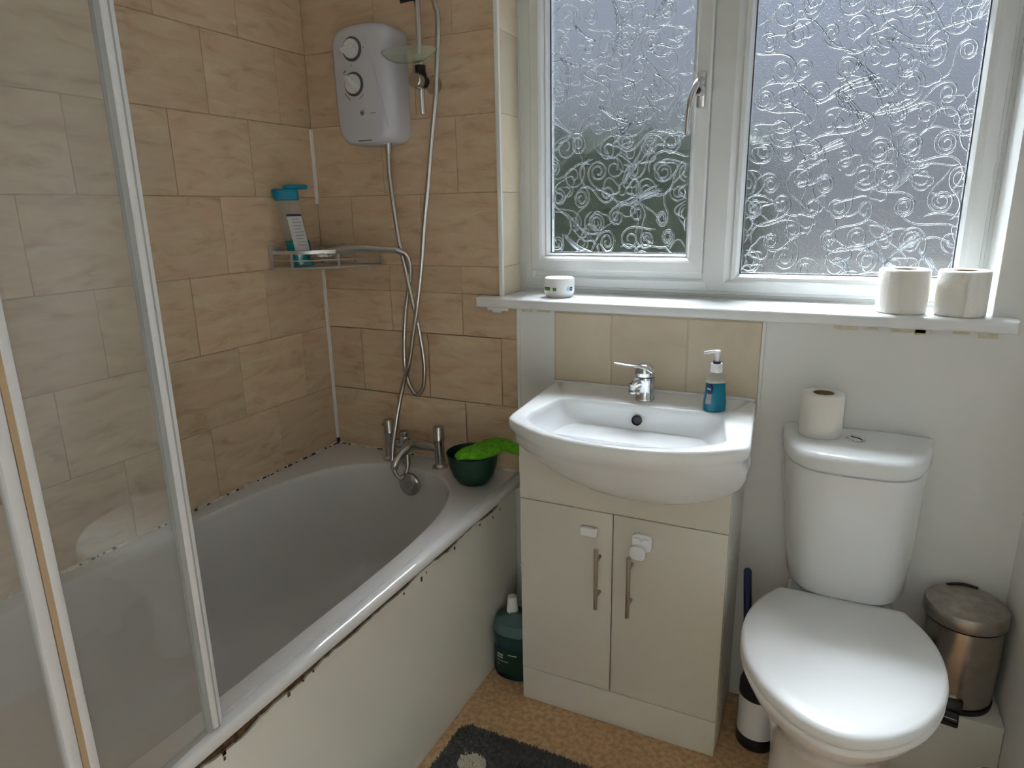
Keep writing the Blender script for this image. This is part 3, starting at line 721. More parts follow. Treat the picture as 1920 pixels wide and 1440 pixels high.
# hand shower lying in the basket
HS = root('hand_shower', (.17, -.10, 1.19), 'chrome hand shower lying across the corner basket', 'hand shower')
h0, h1 = at(744, 469, 1, -.074), at(610, 470, 1, -.14)
tube('handle', [h0, h0.lerp(h1, .25)+V(0, 0, .003), h0.lerp(h1, .5)+V(0, 0, .006), h0.lerp(h1, .75)+V(0, 0, .001), h1+V(0, 0, -.012)], lambda t: .0095+.007*t*t, 'chrome', HS, 16)
rings = []
hd = (h1-h0).normalized(); nrm = V(.1, -.15, -1).normalized(); sd = hd.cross(nrm).normalized(); hd = nrm.cross(sd)
hc = h1+V(-.012, -.004, -.012)
for r, d in ((.0, -.012), (.018, -.012), (.034, -.006), (.038, .002), (.038, .010), (.034, .013), (.0, .013)):
    rings.append([hc+hd*(r*math.cos(2*PI*i/32))+sd*(r*math.sin(2*PI*i/32))+nrm*d for i in range(32)])
vs, fs = loft(rings, False, False); mk('spray_head', vs, fs, 'chromed', HS, True, 40)
# shower gel bottle, upside down in the basket
SG = root('shower_gel_bottle', (.06, -.175, zb+.003), 'clear shower gel bottle with teal cap and teal gel standing in the corner basket', 'bottle')
def leanring(hh, a_, b_, n=28):
    s_ = hh/.225; lean = V(-.030*s_, -.018*s_, 0); e = .72; out = []
    for i in range(n):
        t = 2*PI*i/n; c2, s2 = math.cos(t), math.sin(t)
        u = a_*math.copysign(abs(c2)**e, c2); v = b_*math.copysign(abs(s2)**e, s2); ca, sa = math.cos(.75), math.sin(.75)
        out.append(V(.066+u*ca-v*sa, -.158+u*sa+v*ca, zb+.004+hh)+lean)
    return out
vs, fs = loft([leanring(h, a, c) for h, a, c in ((.0, .023, .015), (.002, .030, .019), (.02, .033, .021), (.072, .0335, .021), (.0725, .032, .020))]); mk('gel', vs, fs, 'teall', SG)
vs, fs = loft([leanring(h, a, c) for h, a, c in ((.0725, .0335, .0212), (.10, .0335, .021), (.15, .032, .020), (.185, .029, .018), (.187, .026, .017))], True, True); mk('clear_body', vs, fs, 'clear', SG)
vs, fs = loft([leanring(h, a, c) for h, a, c in ((.184, .031, .021), (.186, .034, .023), (.208, .036, .025), (.213, .035, .024), (.215, .031, .021))]); mk('cap', vs, fs, 'teal', SG)
off = V(.028, .015, 0)
vs, fs = loft([[p+off+V(0, 0, z) for p in leanring(.215, a, c)] for z, a, c in ((-.001, .031, .019), (.002, .034, .021), (.009, .033, .020), (.011, .030, .018))]); mk('flip_lid', vs, fs, 'teal', SG)
# back label: a curved sheet on the camera side
def labelstrip(h0_, h1_, i0, i1, grow, n=28):
    A, B = leanring(h0_, .0338+grow, .0214+grow, n), leanring(h1_, .0328+grow, .0206+grow, n); vs = []; fs = []
    idx = list(range(i0, i1+1))
    for R_ in (A, B): vs += [R_[i % n] for i in idx]
    m_ = len(idx)
    for j in range(m_-1): fs.append((j, j+1, m_+j+1, m_+j))
    return vs, fs
vs, fs = labelstrip(.045, .140, 20, 25, .0004); mk('back_label', vs, fs, 'label', SG)
vs, fs = labelstrip(.140, .146, 20, 25, .0006); mk('label_bar', vs, fs, 'navy', SG)
for q in range(9):
    h_ = .133-.009*q
    vs, fs = labelstrip(h_-.0012, h_, 21, 24 if q % 3 else 23, .0009); mk('print_line', vs, fs, 'ink', SG)

# ------------------------------------------------------------------ green bowl and scrub mitt
bc = at(888, 905, 2, .5535); bc = V(.585, -.118, .5535)
BW = root('plastic_bowl', tuple(bc), 'dark green plastic bowl standing on the corner of the bath rim', 'bowl')
lathe('bowl_shell', bc, [(0, 0), (.036, 0), (.042, .003), (.058, .025), (.068, .055), (.0715, .088), (.0735, .089), (.0745, .0905), (.0725, .092), (.070, .089), (.066, .055), (.056, .027), (.040, .006), (0, .005)], 'bowl', BW, 40)
SM = root('scrub_mitt', (bc.x, bc.y, .62), 'lime green fuzzy wash mitt lying in the dark green bowl', 'mitt')
sp_ = [(at(855, 858, 2, .650), .008, .004), (at(873, 851, 2, .655), .026, .010), (at(898, 846, 2, .660), .036, .012), (at(922, 838, 2, .662), .036, .013), (at(940, 832, 2, .668), .024, .010), (at(955, 838, 2, .664), .020, .009), (at(968, 842, 2, .660), .020, .009), (at(985, 846, 2, .657), .018, .008), (at(996, 848, 2, .655), .008, .004)]
cp = crom([tuple(p) for p, a, c in sp_], 6); rings = []
for i, p in enumerate(cp):
    f = i/(len(cp)-1)*(len(sp_)-1); k = min(int(f), len(sp_)-2); f -= k
    a_ = sp_[k][1]*(1-f)+sp_[k+1][1]*f; c_ = sp_[k][2]*(1-f)+sp_[k+1][2]*f
    tg = (cp[min(i+1, len(cp)-1)]-cp[max(i-1, 0)]).normalized(); sdv = tg.cross(V(0, 0, 1)).normalized(); upv = sdv.cross(tg)
    a_ *= 1.2; c_ *= 1.5
    rings.append([p+sdv*a_*math.cos(2*PI*j/24)+upv*c_*math.sin(2*PI*j/24)+V(0, 0, .0015*mnoise.noise((p.x*90+j, p.y*90, i))) for j in range(24)])
vs, fs = loft(rings); mk('mitt_body', vs, fs, 'lime', SM, True, 80)

# ------------------------------------------------------------------ bath screen
def prism(name, pts, z0, z1, m, parent):
    n = len(pts); vs = [(x, y, z0) for x, y in pts]+[(x, y, z1) for x, y in pts]
    return mk(name, vs, [(i, (i+1) % n, n+(i+1) % n, n+i) for i in range(n)]+[tuple(range(n)), tuple(range(n, 2*n))], m, parent, True, 30)
BS = root('bath_screen', (.675, -1.3, .552), 'clear glass shower screen in pale metal profiles standing on the bath edge', 'shower screen')
ZS0, ZS1 = .5535, 1.98
y2, y1, xs = -1.100, -1.294, .678
SA = math.radians(4.3)                # the folding leaf stands slightly open
def leaf(name, x0, x1, ya, yb, m, parent, bev=0, z0=ZS0, z1=ZS1):
    ob = boxes(name, [((xs+x0, ya, z0), (xs+x1, yb, z1))], m, parent, bev=bev)
    c = V(xs, y2, 0)-BASE[parent]; c.z = 0
    ob.data.transform(Matrix.Translation(c) @ Matrix.Rotation(SA, 4, 'Z') @ Matrix.Translation(-c)); return ob
pf = leaf('end_profile', -.008, .008, y2-.008, y2+.009, 'rail', BS, .003)
leaf('profile_groove', .0075, .0085, y2-.001, y2+.0015, 'raild', pf)
leaf('rubber_seal', -.004, .004, y2-.016, y2-.007, 'raild', BS)
leaf('middle_profile', -.009, .009, y1+.003, y1+.015, 'rail', BS, .003)
leaf('hinge_seal', -.006, .0075, y1-.0035, y1+.0035, 'sealo', BS)
leaf('glass_panel', -.0025, .0025, y1+.014, y2-.006, 'sglass', BS)
xh = xs+math.sin(SA)*(y2-y1)
boxes('middle_profile', [((xh-.009, y1-.018, ZS0), (xh+.009, y1-.003, ZS1))], 'rail', BS, bev=.003)
boxes('glass_panel', [((xh-.0025, -1.728, ZS0+.004), (xh+.0025, y1-.017, ZS1-.003))], 'sglass', BS)
boxes('wall_profile', [((xh-.012, -1.7365, ZS0), (xh+.012, -1.712, ZS1))], 'rail', BS, bev=.003)

# ------------------------------------------------------------------ vanity unit
vx0, vx1, vy = .794, 1.305, -.25
VU = root('vanity_unit', ((vx0+vx1)/2, -.12, 0), 'cream two-door vanity cabinet under the washbasin', 'cabinet')
boxes('carcass', [((vx0+.001, vy+.018, .0), (vx0+.016, -.003, .796)), ((vx1-.015, vy+.018, .0), (vx1, -.003, .796)), ((vx0+.016, -.018, .0), (vx1-.015, -.003, .796)), ((vx0+.016, vy+.018, .085), (vx1-.015, -.018, .10))], 'gloss', VU, bev=.0012)
fp = [(vx0, .598), (vx0, .796), (.812, .796), (.862, .700), (1.255, .700), (1.292, .796), (vx1-.001, .796), (vx1-.001, .598)]; nf_ = len(fp)
mk('fascia', [(x, vy, z) for x, z in fp]+[(x, vy+.0175, z) for x, z in fp], [(i, (i+1) % nf_, nf_+(i+1) % nf_, nf_+i) for i in range(nf_)]+[tuple(range(nf_)), tuple(range(nf_, 2*nf_))], 'gloss', VU, False)
boxes('plinth', [((vx0, vy+.001, .001), (vx1-.001, vy+.0175, .099))], 'gloss', VU, bev=.0015)
dx = 1.039
dl_ = boxes('door', [((vx0, vy, .1015), (dx-.0015, vy+.0175, .5955))], 'gloss', VU, bev=.0015)
dr_ = boxes('door', [((dx+.0015, vy, .1015), (vx1-.001, vy+.0175, .5955))], 'gloss', VU, bev=.0015)
for d, hx_, z0, z1 in ((dl_, 1.008, .351, .512), (dr_, 1.088, .349, .509)):
    h_ = tube('handle', [(hx_, -.281, z0), (hx_, -.281, (z0+z1)/2), (hx_, -.281, z1)], .0052, 'nickel', d, 14, 2)
    b0 = BASE[h_]
    for z in (z0+.032, z1-.032):
        tube('handle_post', [(hx_, -.281, z), (hx_, -.265, z), (hx_, vy, z)], .0042, 'nickel', d, 10, 1)
boxes('safety_catch', [((.960, vy-.016, .531), (1.002, vy-.0005, .556))], 'catch', dl_, bev=.005)
# right catch: rounded base with a turned tongue
q = rrect(1.088, 1.136, .520, .562, .012, vy-.0005, 5); q2 = rrect(1.088, 1.136, .520, .562, .012, vy-.011, 5); q3 = rrect(1.091, 1.133, .523, .559, .011, vy-.013, 5)
vs, fs = loft([q, q2, q3]); sc_ = mk('safety_catch', vs, fs, 'catch', dr_, True, 30)
q = rrect(1.086, 1.124, .500, .535, .013, vy-.011, 5); q2 = rrect(1.086, 1.124, .500, .535, .013, vy-.021, 5); q3 = rrect(1.089, 1.121, .503, .532, .012, vy-.023, 5)
vs, fs = loft([q, q2, q3]); mk('catch_tongue', vs, fs, 'catch', dr_, True, 30)
tube('catch_arch', [(1.096, vy-.013, .552), (1.106, vy-.016, .555), (1.112, vy-.016, .548), (1.119, vy-.016, .555), (1.129, vy-.013, .552)], .0022, 'catch', dr_, 8, 5)

# ------------------------------------------------------------------ washbasin
WBN = root('washbasin', (1.07, -.2, .80), 'white ceramic washbasin with a bowed front set on the cream vanity cabinet', 'washbasin')
def seg(P, n):                      # resample a polyline into n points (last one excluded)
    P = [V(*p) for p in P]; L = [0]
    for a, c in zip(P, P[1:]): L.append(L[-1]+(c-a).length)
    out = []
    for k in range(n):
        d = L[-1]*k/n; i = max(j for j in range(len(L)) if L[j] <= d+1e-9); i = min(i, len(P)-2)
        out.append(P[i].lerp(P[i+1], (d-L[i])/max(1e-9, L[i+1]-L[i])))
    return out
def outline(bl, br, fl_, fr_, bow, z, nf=40, ns=14, nb=28, shoulder=.04, soft=2, ys=-.0):
    pts = seg([(*bl, 0), (*br, 0)], nb)+seg([(*br, 0), (*fr_, 0)], ns)
    fr = []
    for k in range(61):
        t = k/60; x = fr_[0]+(fl_[0]-fr_[0])*t; y = fr_[1]+(fl_[1]-fr_[1])*t
        u = (t-.5)*2; s_ = max(0, 1-abs(u)**2.4); s_ = s_**1.0
        fr.append((x, y-bow*s_, 0))
    pts += seg(fr, nf)+seg([(*fl_, 0), (*bl, 0)], ns)
    for _ in range(soft):
        pts = [(pts[i-1]+pts[i]*2+pts[(i+1) % len(pts)])/4 for i in range(len(pts))]
    return [V(p.x, p.y, z) for p in pts]
zt_ = .844
def outer(z, g=0, bow=.108, soft=1): return outline((.790-g, -.002), (1.318+g, -.002), (.812-g, -.352-g), (1.346+g, -.352-g), bow, z, soft=soft)
def inner(z, k, soft=5):
    P = outline((.866, -.150), (1.268, -.150), (.842, -.335), (1.302, -.335), .105, z, soft=soft)
    c = V(1.07, -.27, z); return [V(c.x+(p.x-c.x)*k, c.y+(p.y-c.y)*k, z) for p in P]
def belly(u, z):                    # D section below the rim, fading into the cabinet front
    k = math.sqrt(max(0, 1-u**1.9)); hw = .267*(k**.75); pr_ = .205*(1-u)**.62
    cxx = 1.070+.035*u
    return outline((cxx-hw, -.2506), (cxx+hw, -.2506), (cxx-hw, -.2516-(.095*(1-u)**1.6)), (cxx+hw, -.2516-(.095*(1-u)**1.6)), max(.0, pr_-.10*(1-u)**1.6), z, soft=4)
rings = [belly(.985, .652), belly(.94, .658), belly(.85, .672), belly(.70, .695), belly(.52, .722), belly(.33, .752), belly(.15, .780), outer(.797, -.010, .102, 2), outer(.802, -.010), outer(.812, -.006), outer(.820, -.001), outer(.832, 0), outer(.839, -.001), outer(zt_-.001, -.004), outer(zt_, -.009),
         inner(zt_, 1.03), inner(zt_-.001, 1.0), inner(zt_-.004, .982)]
for i in range(1, 17):
    a_ = PI/2*i/17; rings.append(inner(zt_-.004-.125*math.sin(a_), .982*math.cos(a_)**.85, 5+i*i))
vs, fs = loft(rings); mk('basin_body', vs, fs, 'cer', WBN, True, 55)
# upstand at the back against the tiles
boxes('back_lip', [((.793, -.016, .842), (1.316, -.0045, .849))], 'cer', WBN, bev=.003)
ovp = at(1195, 787, 1, -.158)
lathe('overflow_hole', (ovp.x, -.1635, ovp.z), [(.0125, .004), (.0125, -.003), (.0105, -.004), (.009, 0), (0, 0)], 'black', WBN, 24, 'y')
lathe('waste', (1.07, -.27, .7152), [(.026, 0), (.026, .003), (.018, .005), (0, .005)], 'chrome', WBN, 24)

# ------------------------------------------------------------------ basin tap
fx, fy, fz = 1.067, -.098, .8445
BT = root('basin_mixer_tap', (fx, fy, fz), 'chrome single-lever mixer tap at the back of the washbasin', 'tap')
lathe('tap_body', (fx, fy, fz), [(0, 0), (.024, 0), (.0245, .004), (.0225, .008), (.0225, .042), (.0235, .050), (.0225, .058), (0, .06)], 'chrome', BT, 32)
ae = at(1188, 737, 2, fz+.018)
tube('spout', [(fx, fy, fz+.040), (fx*.6+ae.x*.4, fy*.6+ae.y*.4, fz+.043), (fx*.25+ae.x*.75, fy*.25+ae.y*.75, fz+.043), (ae.x, ae.y, fz+.036)], lambda t: .0185-.003*t, 'chrome', BT, 18)
lathe('aerator', (ae.x, ae.y, fz+.016), [(0, 0), (.0115, 0), (.0125, .002), (.0125, .010), (.0118, .011), (.0125, .013), (.0125, .026), (0, .027)], 'chromed', BT, 20)
rings = []
for r, h in ((.0225, .060), (.024, .064), (.0240, .074), (.021, .084), (.013, .090), (.001, .092)): rings.append(circ((fx-.002, fy-.002, fz+h), r, 28))
vs, fs = loft(rings); hd_ = mk('lever_cap', vs, fs, 'chrome', BT, True, 50)
lt = at(1152, 680, 1, -.135)
P = crom([tuple(at(1221, 697, 1, fy-.004)), tuple(at(1211, 691, 1, fy-.010)), tuple(at(1196, 687, 1, fy-.020)), tuple(at(1174, 684, 1, -.13)), tuple(lt)], 8)
vs, fs = tube_geo(P, [.0165-.0085*(i/(len(P)-1)) for i in range(len(P))], 16, (V(.1, .1, 1).normalized(), .34)); mk('lever', vs, fs, 'chrome', BT, True, 60)

# ------------------------------------------------------------------ hand soap dispenser
pz = .8442; pc = V(1.238, -.128, pz)
HD = root('hand_soap_dispenser', tuple(pc), 'blue liquid hand soap bottle with a white pump on the washbasin', 'soap dispenser')
def bring(h, a_, b_, off=0, n=28, e=.75):
    out = []; ca, sa = math.cos(.45), math.sin(.45)
    for i in range(n):
        t = 2*PI*i/n; c2, s2 = math.cos(t), math.sin(t); u = a_*math.copysign(abs(c2)**e, c2)+off; v = b_*math.copysign(abs(s2)**e, s2)
        out.append(V(pc.x+u*ca-v*sa, pc.y+u*sa+v*ca, pz+h))
    return out
vs, fs = loft([bring(h, a, c) for h, a, c in ((0, .021, .014), (.003, .0255, .018), (.02, .026, .0185), (.04, .0235, .017), (.06, .0220, .016), (.068, .0218, .0158))]); mk('soap', vs, fs, 'bluel', HD)
vs, fs = loft([bring(h, a, c) for h, a, c in ((.0682, .0218, .0158), (.08, .021, .0155), (.088, .018, .014), (.092, .012, .012), (.098, .011, .011))]); mk('bottle_shoulder', vs, fs, 'clear', HD)
lathe('collar', (pc.x, pc.y, pz+.092), [(0, 0), (.0128, 0), (.0132, .002), (.0132, .009), (.0126, .010), (.0130, .011), (.0128, .020), (0, .020)], 'white', HD, 24)
lathe('pump_ring', (pc.x, pc.y, pz+.112), [(0, 0), (.0088, 0), (.0088, .005), (0, .0052)], 'navy', HD, 20)
pm_ = lathe('pump_head', (pc.x, pc.y, pz+.117), [(0, 0), (.0045, 0), (.0048, .006), (.0072, .020), (.0076, .024), (.006, .0255), (0, .026)], 'white', HD, 20)
tube('nozzle', [(pc.x, pc.y, pz+.1395), (pc.x-.013, pc.y-.008, pz+.1395), (pc.x-.026, pc.y-.016, pz+.1375)], .0036, 'white', pm_, 10, 4)
def lab(i0, i1, h0_, h1_, m_, nm, a0, c0, a1, c1):
    A, B = bring(h0_, a0, c0), bring(h1_, a1, c1); idx = list(range(i0, i1+1)); vs = [A[i % 28] for i in idx]+[B[i % 28] for i in idx]; k = len(idx)
    return mk(nm, vs, [(j, j+1, k+j+1, k+j) for j in range(k-1)], m_, HD)
lab(16, 19, .020, .044, 'pink', 'front_label', .0266, .0191, .0235, .0172)
nrm = V(-math.sin(.45)*-1*0-.72, -.70, 0).normalized(); xd = V(-nrm.y, nrm.x, 0)
bp_ = V(*[sum(c)/2 for c in zip(bring(.055, .0235, .0172)[17], bring(.055, .0235, .0172)[18])])+nrm*.0006
ring0 = [bp_+xd*(.0105*math.cos(2*PI*i/28))+V(0, 0, 1)*(.0120*math.sin(2*PI*i/28)) for i in range(28)]
vs, fs = loft([[p-nrm*.004 for p in ring0], ring0], False, True); rd = mk('round_logo', vs, fs, 'navy', HD, False)
text('logo_print', 'NIVEA', .0056, 'white', HD, tuple(bp_+nrm*.0003), tuple(xd if xd.x > 0 else -xd), (0, 0, 1))

# ------------------------------------------------------------------ cream jar on the sill
jc = V(.787, .035, 1.0717)
CJ = root('cream_jar', tuple(jc), 'small white cream jar with a blue roundel on the window sill', 'jar')
lathe('jar_base', jc, [(0, 0), (.033, 0), (.036, .003), (.0405, .012), (.0415, .020), (.0415, .032), (0, .032)], 'white', CJ, 40)
lathe('jar_lid', jc+V(0, 0, .0322), [(0, 0), (.0418, 0), (.0420, .012), (.040, .0185), (.036, .0205), (.034, .0188), (0, .0185)], 'white', CJ, 40)
def jarpatch(nm, a0, a1, h0_, h1_, m_, r=.0419, n=6):
    vs = []
    for h in (h0_, h1_):
        for k in range(n+1): a = a0+(a1-a0)*k/n; vs.append(jc+V(r*math.cos(a), r*math.sin(a), h))
    return mk(nm, vs, [(k, k+1, n+k+2, n+k+1) for k in range(n)], m_, CJ)
va = math.atan2(CAMP.y-jc.y, CAMP.x-jc.x)
jarpatch('green_label', va-1.25, va-.62, .0195, .0285, 'green'); jarpatch('green_label', va-.42, va-.18, .0190, .0275, 'green')
jarpatch('label_bar', va-1.15, va-.66, .0260, .0285, 'dgreen', .0421)
def roundel(nm, a, h, r, m_, rad, sx_=1):
    vs = []
    for i in range(20): t = 2*PI*i/20; aa = a+r*sx_*math.cos(t)/rad; vs.append(jc+V(rad*math.cos(aa), rad*math.sin(aa), h+r*math.sin(t)))
    vs.append(jc+V(rad*math.cos(a), rad*math.sin(a), h)); return mk(nm, vs, [(20, i, (i+1) % 20) for i in range(20)], m_, CJ)
roundel('pale_roundel', va+.62, .0235, .0062, 'lblue', .0420); roundel('round_logo', va+.86, .0235, .0058, 'navy', .0423)
aa = va+.86; rn = V(math.cos(aa), math.sin(aa), 0)
text('logo_print', 'NIVEA', .0032, 'white', CJ, tuple(jc+rn*.0426+V(0, 0, .0235)), (-rn.y, rn.x, 0), (0, 0, 1))

# ------------------------------------------------------------------ toilet rolls
def roll(c, r, h, label, dents=0, seam=None):
    R_ = root('toilet_roll', tuple(c), label, 'toilet roll', 'toilet rolls'); n = 64
    def rr(rad, z, ph): return [V(c.x+rad*(1+.012*mnoise.noise((3*math.cos(2*PI*i/n)+ph, 3*math.sin(2*PI*i/n), z*20)))*math.cos(2*PI*i/n), c.y+rad*(1+.012*mnoise.noise((3*math.cos(2*PI*i/n)+ph, 3*math.sin(2*PI*i/n), z*20)))*math.sin(2*PI*i/n), c.z+z) for i in range(n)]
    ci = .021
    vs, fs = loft([rr(ci, .001, 0), rr(r-.003, 0, c.x*9), rr(r, .003, c.x*9), rr(r, h*.3, c.x*9), rr(r, h*.6, c.x*9), rr(r, h-.003, c.x*9), rr(r-.003, h, c.x*9), rr(r*.72, h-.0005, 1), rr(ci+.001, h-.001, 0)], False, False)
    pp = mk('paper', vs, fs, 'paper', R_, True, 50)
    vs, fs = loft([circ((c.x, c.y, c.z+.001), ci, 32), circ((c.x, c.y, c.z+h-.002), ci, 32), circ((c.x, c.y, c.z+h-.002), ci-.001, 32), circ((c.x, c.y, c.z+.001), ci-.001, 32)], False, False); mk('core', vs, fs, 'card', R_, True, 40)
    if seam is not None:              # loose last sheet
        vs = []; N_ = 14
        for z, w_ in ((.002, .55), (h*.5, .42), (h-.004, .36)):
            for k in range(N_+1):
                a = seam-w_*k/N_ if False else seam+w_*(1-k/N_); vs.append(V(c.x+(r*1.008+.0022*(k/N_))*math.cos(a), c.y+(r*1.008+.0022*(k/N_))*math.sin(a), c.z+z))
        mk('loose_sheet', vs, [(i*(N_+1)+k, i*(N_+1)+k+1, (i+1)*(N_+1)+k+1, (i+1)*(N_+1)+k) for i in range(2) for k in range(N_)], 'paper', R_, True, 60)
    return R_
roll(V(1.598, .012, 1.0717), .0495, .094, 'embossed white toilet roll on the sill nearer the basin, left of two', seam=-2.2)
roll(V(1.7055, .004, 1.0717), .0475, .094, 'smooth white toilet roll at the right end of the sill beside the wall', seam=-1.55)
roll(V(1.464, -.070, .7985), .0445, .098, 'toilet roll standing on the toilet cistern lid')

# ------------------------------------------------------------------ toilet
TX = 1.541
TO = root('toilet', (TX, -.35, 0), 'white close-coupled toilet with its lid closed', 'toilet')
def egg(k, z, dy=0, kb=1.0, n=1):
    tb = [(-.135, .120), (-.139, .130), (-.16, .143), (-.20, .164), (-.245, .179), (-.29, .186), (-.34, .187), (-.39, .181), (-.44, .166), (-.49, .141), (-.53, .110), (-.56, .076), (-.58, .041), (-.588, .012)]
    right = [(TX+h, y) for y, h in tb]; left = [(TX-h, y) for y, h in reversed(tb)]
    P = crom([(x, y, 0) for x, y in right+left], 3)
    bk = seg([P[-1], P[0]], 16); P = P[:-1]+bk
    c = V(TX, -.34, 0); return [V(c.x+(p.x-c.x)*k, c.y+(p.y-c.y)*k*kb+dy, z) for p in P]
rings = [egg(.62, .0, .06, .85), egg(.63, .01, .06, .85), egg(.60, .06, .06, .84), egg(.60, .14, .06, .82), egg(.66, .22, .05, .84), egg(.78, .29, .03, .9), egg(.90, .345, .012, .96), egg(.955, .375, .004, .985), egg(.965, .388, .002, .99), egg(.945, .393, .002, .98), egg(.7, .394)]
vs, fs = loft(rings); mk('pan', vs, fs, 'cer', TO, True, 60)
boxes('pan_shelf', [((TX-.115, -.20, .33), (TX+.115, -.012, .398))], 'cer', TO, bev=.012, seg=3)
vs, fs = loft([egg(.985, .395), egg(.995, .397), egg(1.0, .402), egg(.997, .408), egg(.985, .4105), egg(.6, .4107)]); mk('seat', vs, fs, 'seatm', TO, True, 60)
vs, fs = loft([egg(.97, .4125), egg(.995, .4135), egg(1.003, .417), egg(1.004, .424), egg(.998, .430), egg(.985, .4345), egg(.955, .4375), egg(.85, .4395), egg(.6, .4415), egg(.3, .4425)]); mk('seat_lid', vs, fs, 'seatm', TO, True, 60)
for s in (-1, 1): lathe('hinge', (TX+s*.075, -.128, .394), [(0, 0), (.014, 0), (.014, .012), (.009, .018), (.009, .03), (0, .031)], 'seatm', TO, 18)
def cist(z, x0, x1, yf, g=0, rnd=6):
    pts = seg([(x0-g, -.004, 0), (x1+g, -.004, 0)], 20)
    fr = []
    for k in range(61):
        t = k/60; u = 1-2*t; a = u
        y = -.006-(abs(yf)+g-.006)*(1-abs(u)**4.2)**.58 if abs(u) < 1 else -.006
        fr.append((((x0+x1)/2)+u*((x1-x0)/2+g), y, 0))
    pts += seg(fr, 76)
    return [V(p.x, p.y, z) for p in pts]
cx0, cx1 = 1.386, 1.690
rings = [cist(.430, 1.440, 1.660, -.125), cist(.434, 1.424, 1.672, -.142), cist(.444, 1.417, 1.678, -.150), cist(.50, 1.410, 1.681, -.162), cist(.60, 1.399, 1.685, -.182), cist(.70, 1.391, 1.688, -.196), cist(.752, 1.388, 1.690, -.202), cist(.754, 1.394, 1.684, -.196)]
vs, fs = loft(rings); mk('cistern', vs, fs, 'cer', TO, True, 50)
boxes('flush_neck', [((1.46, -.11, .39), (1.63, -.01, .445))], 'cer', TO, bev=.01)
rings = [cist(.7555, cx0, cx1, -.200, -.004), cist(.757, cx0, cx1, -.204, .001), cist(.762, cx0, cx1, -.206, .003), cist(.784, cx0, cx1, -.206, .003), cist(.793, cx0, cx1, -.205, 0), cist(.797, cx0, cx1, -.200, -.008), cist(.798, cx0, cx1, -.19, -.02), cist(.7985, cx0+.05, cx1-.05, -.14, -.02)]
vs, fs = loft(rings); cl_ = mk('cistern_lid', vs, fs, 'cer', TO, True, 50)
fb = at(1605, 824, 2, .799)
lathe('flush_button', (fb.x, fb.y, .798), [(0, 0), (.0215, 0), (.0215, .002), (.0195, .0035), (.0180, .003), (.0178, .0045), (0, .005)], 'chrome', cl_, 32)
tube('button_split', [(fb.x-.010, fb.y+.010, .8032), (fb.x-.004, fb.y+.003, .8034), (fb.x+.004, fb.y-.001, .8034), (fb.x+.012, fb.y-.010, .8032)], .0007, 'ring', cl_, 6, 5)

# ------------------------------------------------------------------ pedal bin
pb = V(1.789, -.078, .2225)
PB = root('pedal_bin', tuple(pb), 'small brushed steel pedal bin standing on the ledge beside the toilet', 'bin')
lathe('bin_body', pb, [(0, .004), (.072, .004), (.0735, .012), (.0755, .10), (.0755, .196), (0, .196)], 'steel', PB, 48)
lathe('base_ring', pb, [(0, 0), (.0745, 0), (.0755, .003), (.0755, .013), (.0, .013)], 'black', PB, 48)
lathe('lid_gap', pb+V(0, 0, .196), [(0, 0), (.0735, 0), (.0735, .005), (0, .005)], 'black', PB, 40)
lathe('lid', pb+V(0, 0, .201), [(0, 0), (.0785, 0), (.0795, .002), (.0795, .026), (.077, .031), (.070, .034), (.045, .038), (0, .040)], 'steellid', PB, 56)
tube('hinge_bar', [tuple(pb+V(-.03, .062, .236)), tuple(pb+V(0, .074, .237)), tuple(pb+V(.03, .068, .236))], .003, 'black', PB, 8, 6)
pd = V(-.17, -1, 0).normalized(); ps = V(-pd.y, pd.x, 0)
def obox(nm, c, u, v, z, hu, hv, hz, m, parent, bev=.002):
    b0 = BASE[parent]; bm = bmesh.new(); mw = Matrix(((u.x, v.x, 0, c.x-b0.x), (u.y, v.y, 0, c.y-b0.y), (0, 0, 1, z-b0.z), (0, 0, 0, 1)))
    bmesh.ops.create_cube(bm, size=2, matrix=mw @ Matrix.Diagonal((hu, hv, hz, 1)))
    if bev: bmesh.ops.bevel(bm, geom=bm.edges[:], offset=bev, segments=2, affect='EDGES')
    me = bpy.data.meshes.new(nm); bm.to_mesh(me); bm.free(); return link(nm, me, m, parent, True)
pe = obox('pedal', pb+pd*.092, pd, ps, pb.z+.003, .026, .018, .006, 'black', PB)
obox('pedal_plate', pb+pd*.096, pd, ps, pb.z+.0098, .012, .015, .0012, 'chrome', pe, .0005)
obox('pedal_slot', pb+pd*.0745, pd, ps, pb.z+.024, .003, .022, .012, 'black', PB, .001)

# ------------------------------------------------------------------ toilet brush and holder
tb_ = at(1405, 1400, 2, 0); tb_ = V(1.390, -.145, 0)
HO = root('toilet_brush_holder', tuple(tb_), 'white toilet brush holder with black base and collar between cabinet and toilet', 'brush holder')
lathe('holder_base', tb_, [(0, 0), (.046, 0), (.0475, .003), (.0475, .034), (0, .034)], 'black', HO, 36)
lathe('holder_body', tb_+V(0, 0, .034), [(0, 0), (.047, 0), (.0465, .105), (0, .106)], 'white', HO, 36)
lathe('holder_collar', tb_+V(0, 0, .139), [(0, 0), (.0475, 0), (.047, .03), (.035, .06), (.014, .075), (0, .075)], 'black', HO, 36)
hb = V(1.362, -.145, .19)
BR = root('toilet_brush', tuple(hb), 'blue handled toilet brush standing in its holder behind the toilet lid', 'brush')
tube('handle', [tuple(hb), (1.352, -.132, .28), (1.342, -.112, .38), (1.337, -.104, .445)], lambda t: .0095 if t < .98 else .006, 'bluep', BR, 14, 8)
lathe('brush_ferrule', hb-V(0, 0, .004), [(0, 0), (.013, 0), (.013, .03), (.009, .036), (0, .036)], 'black', BR, 16)

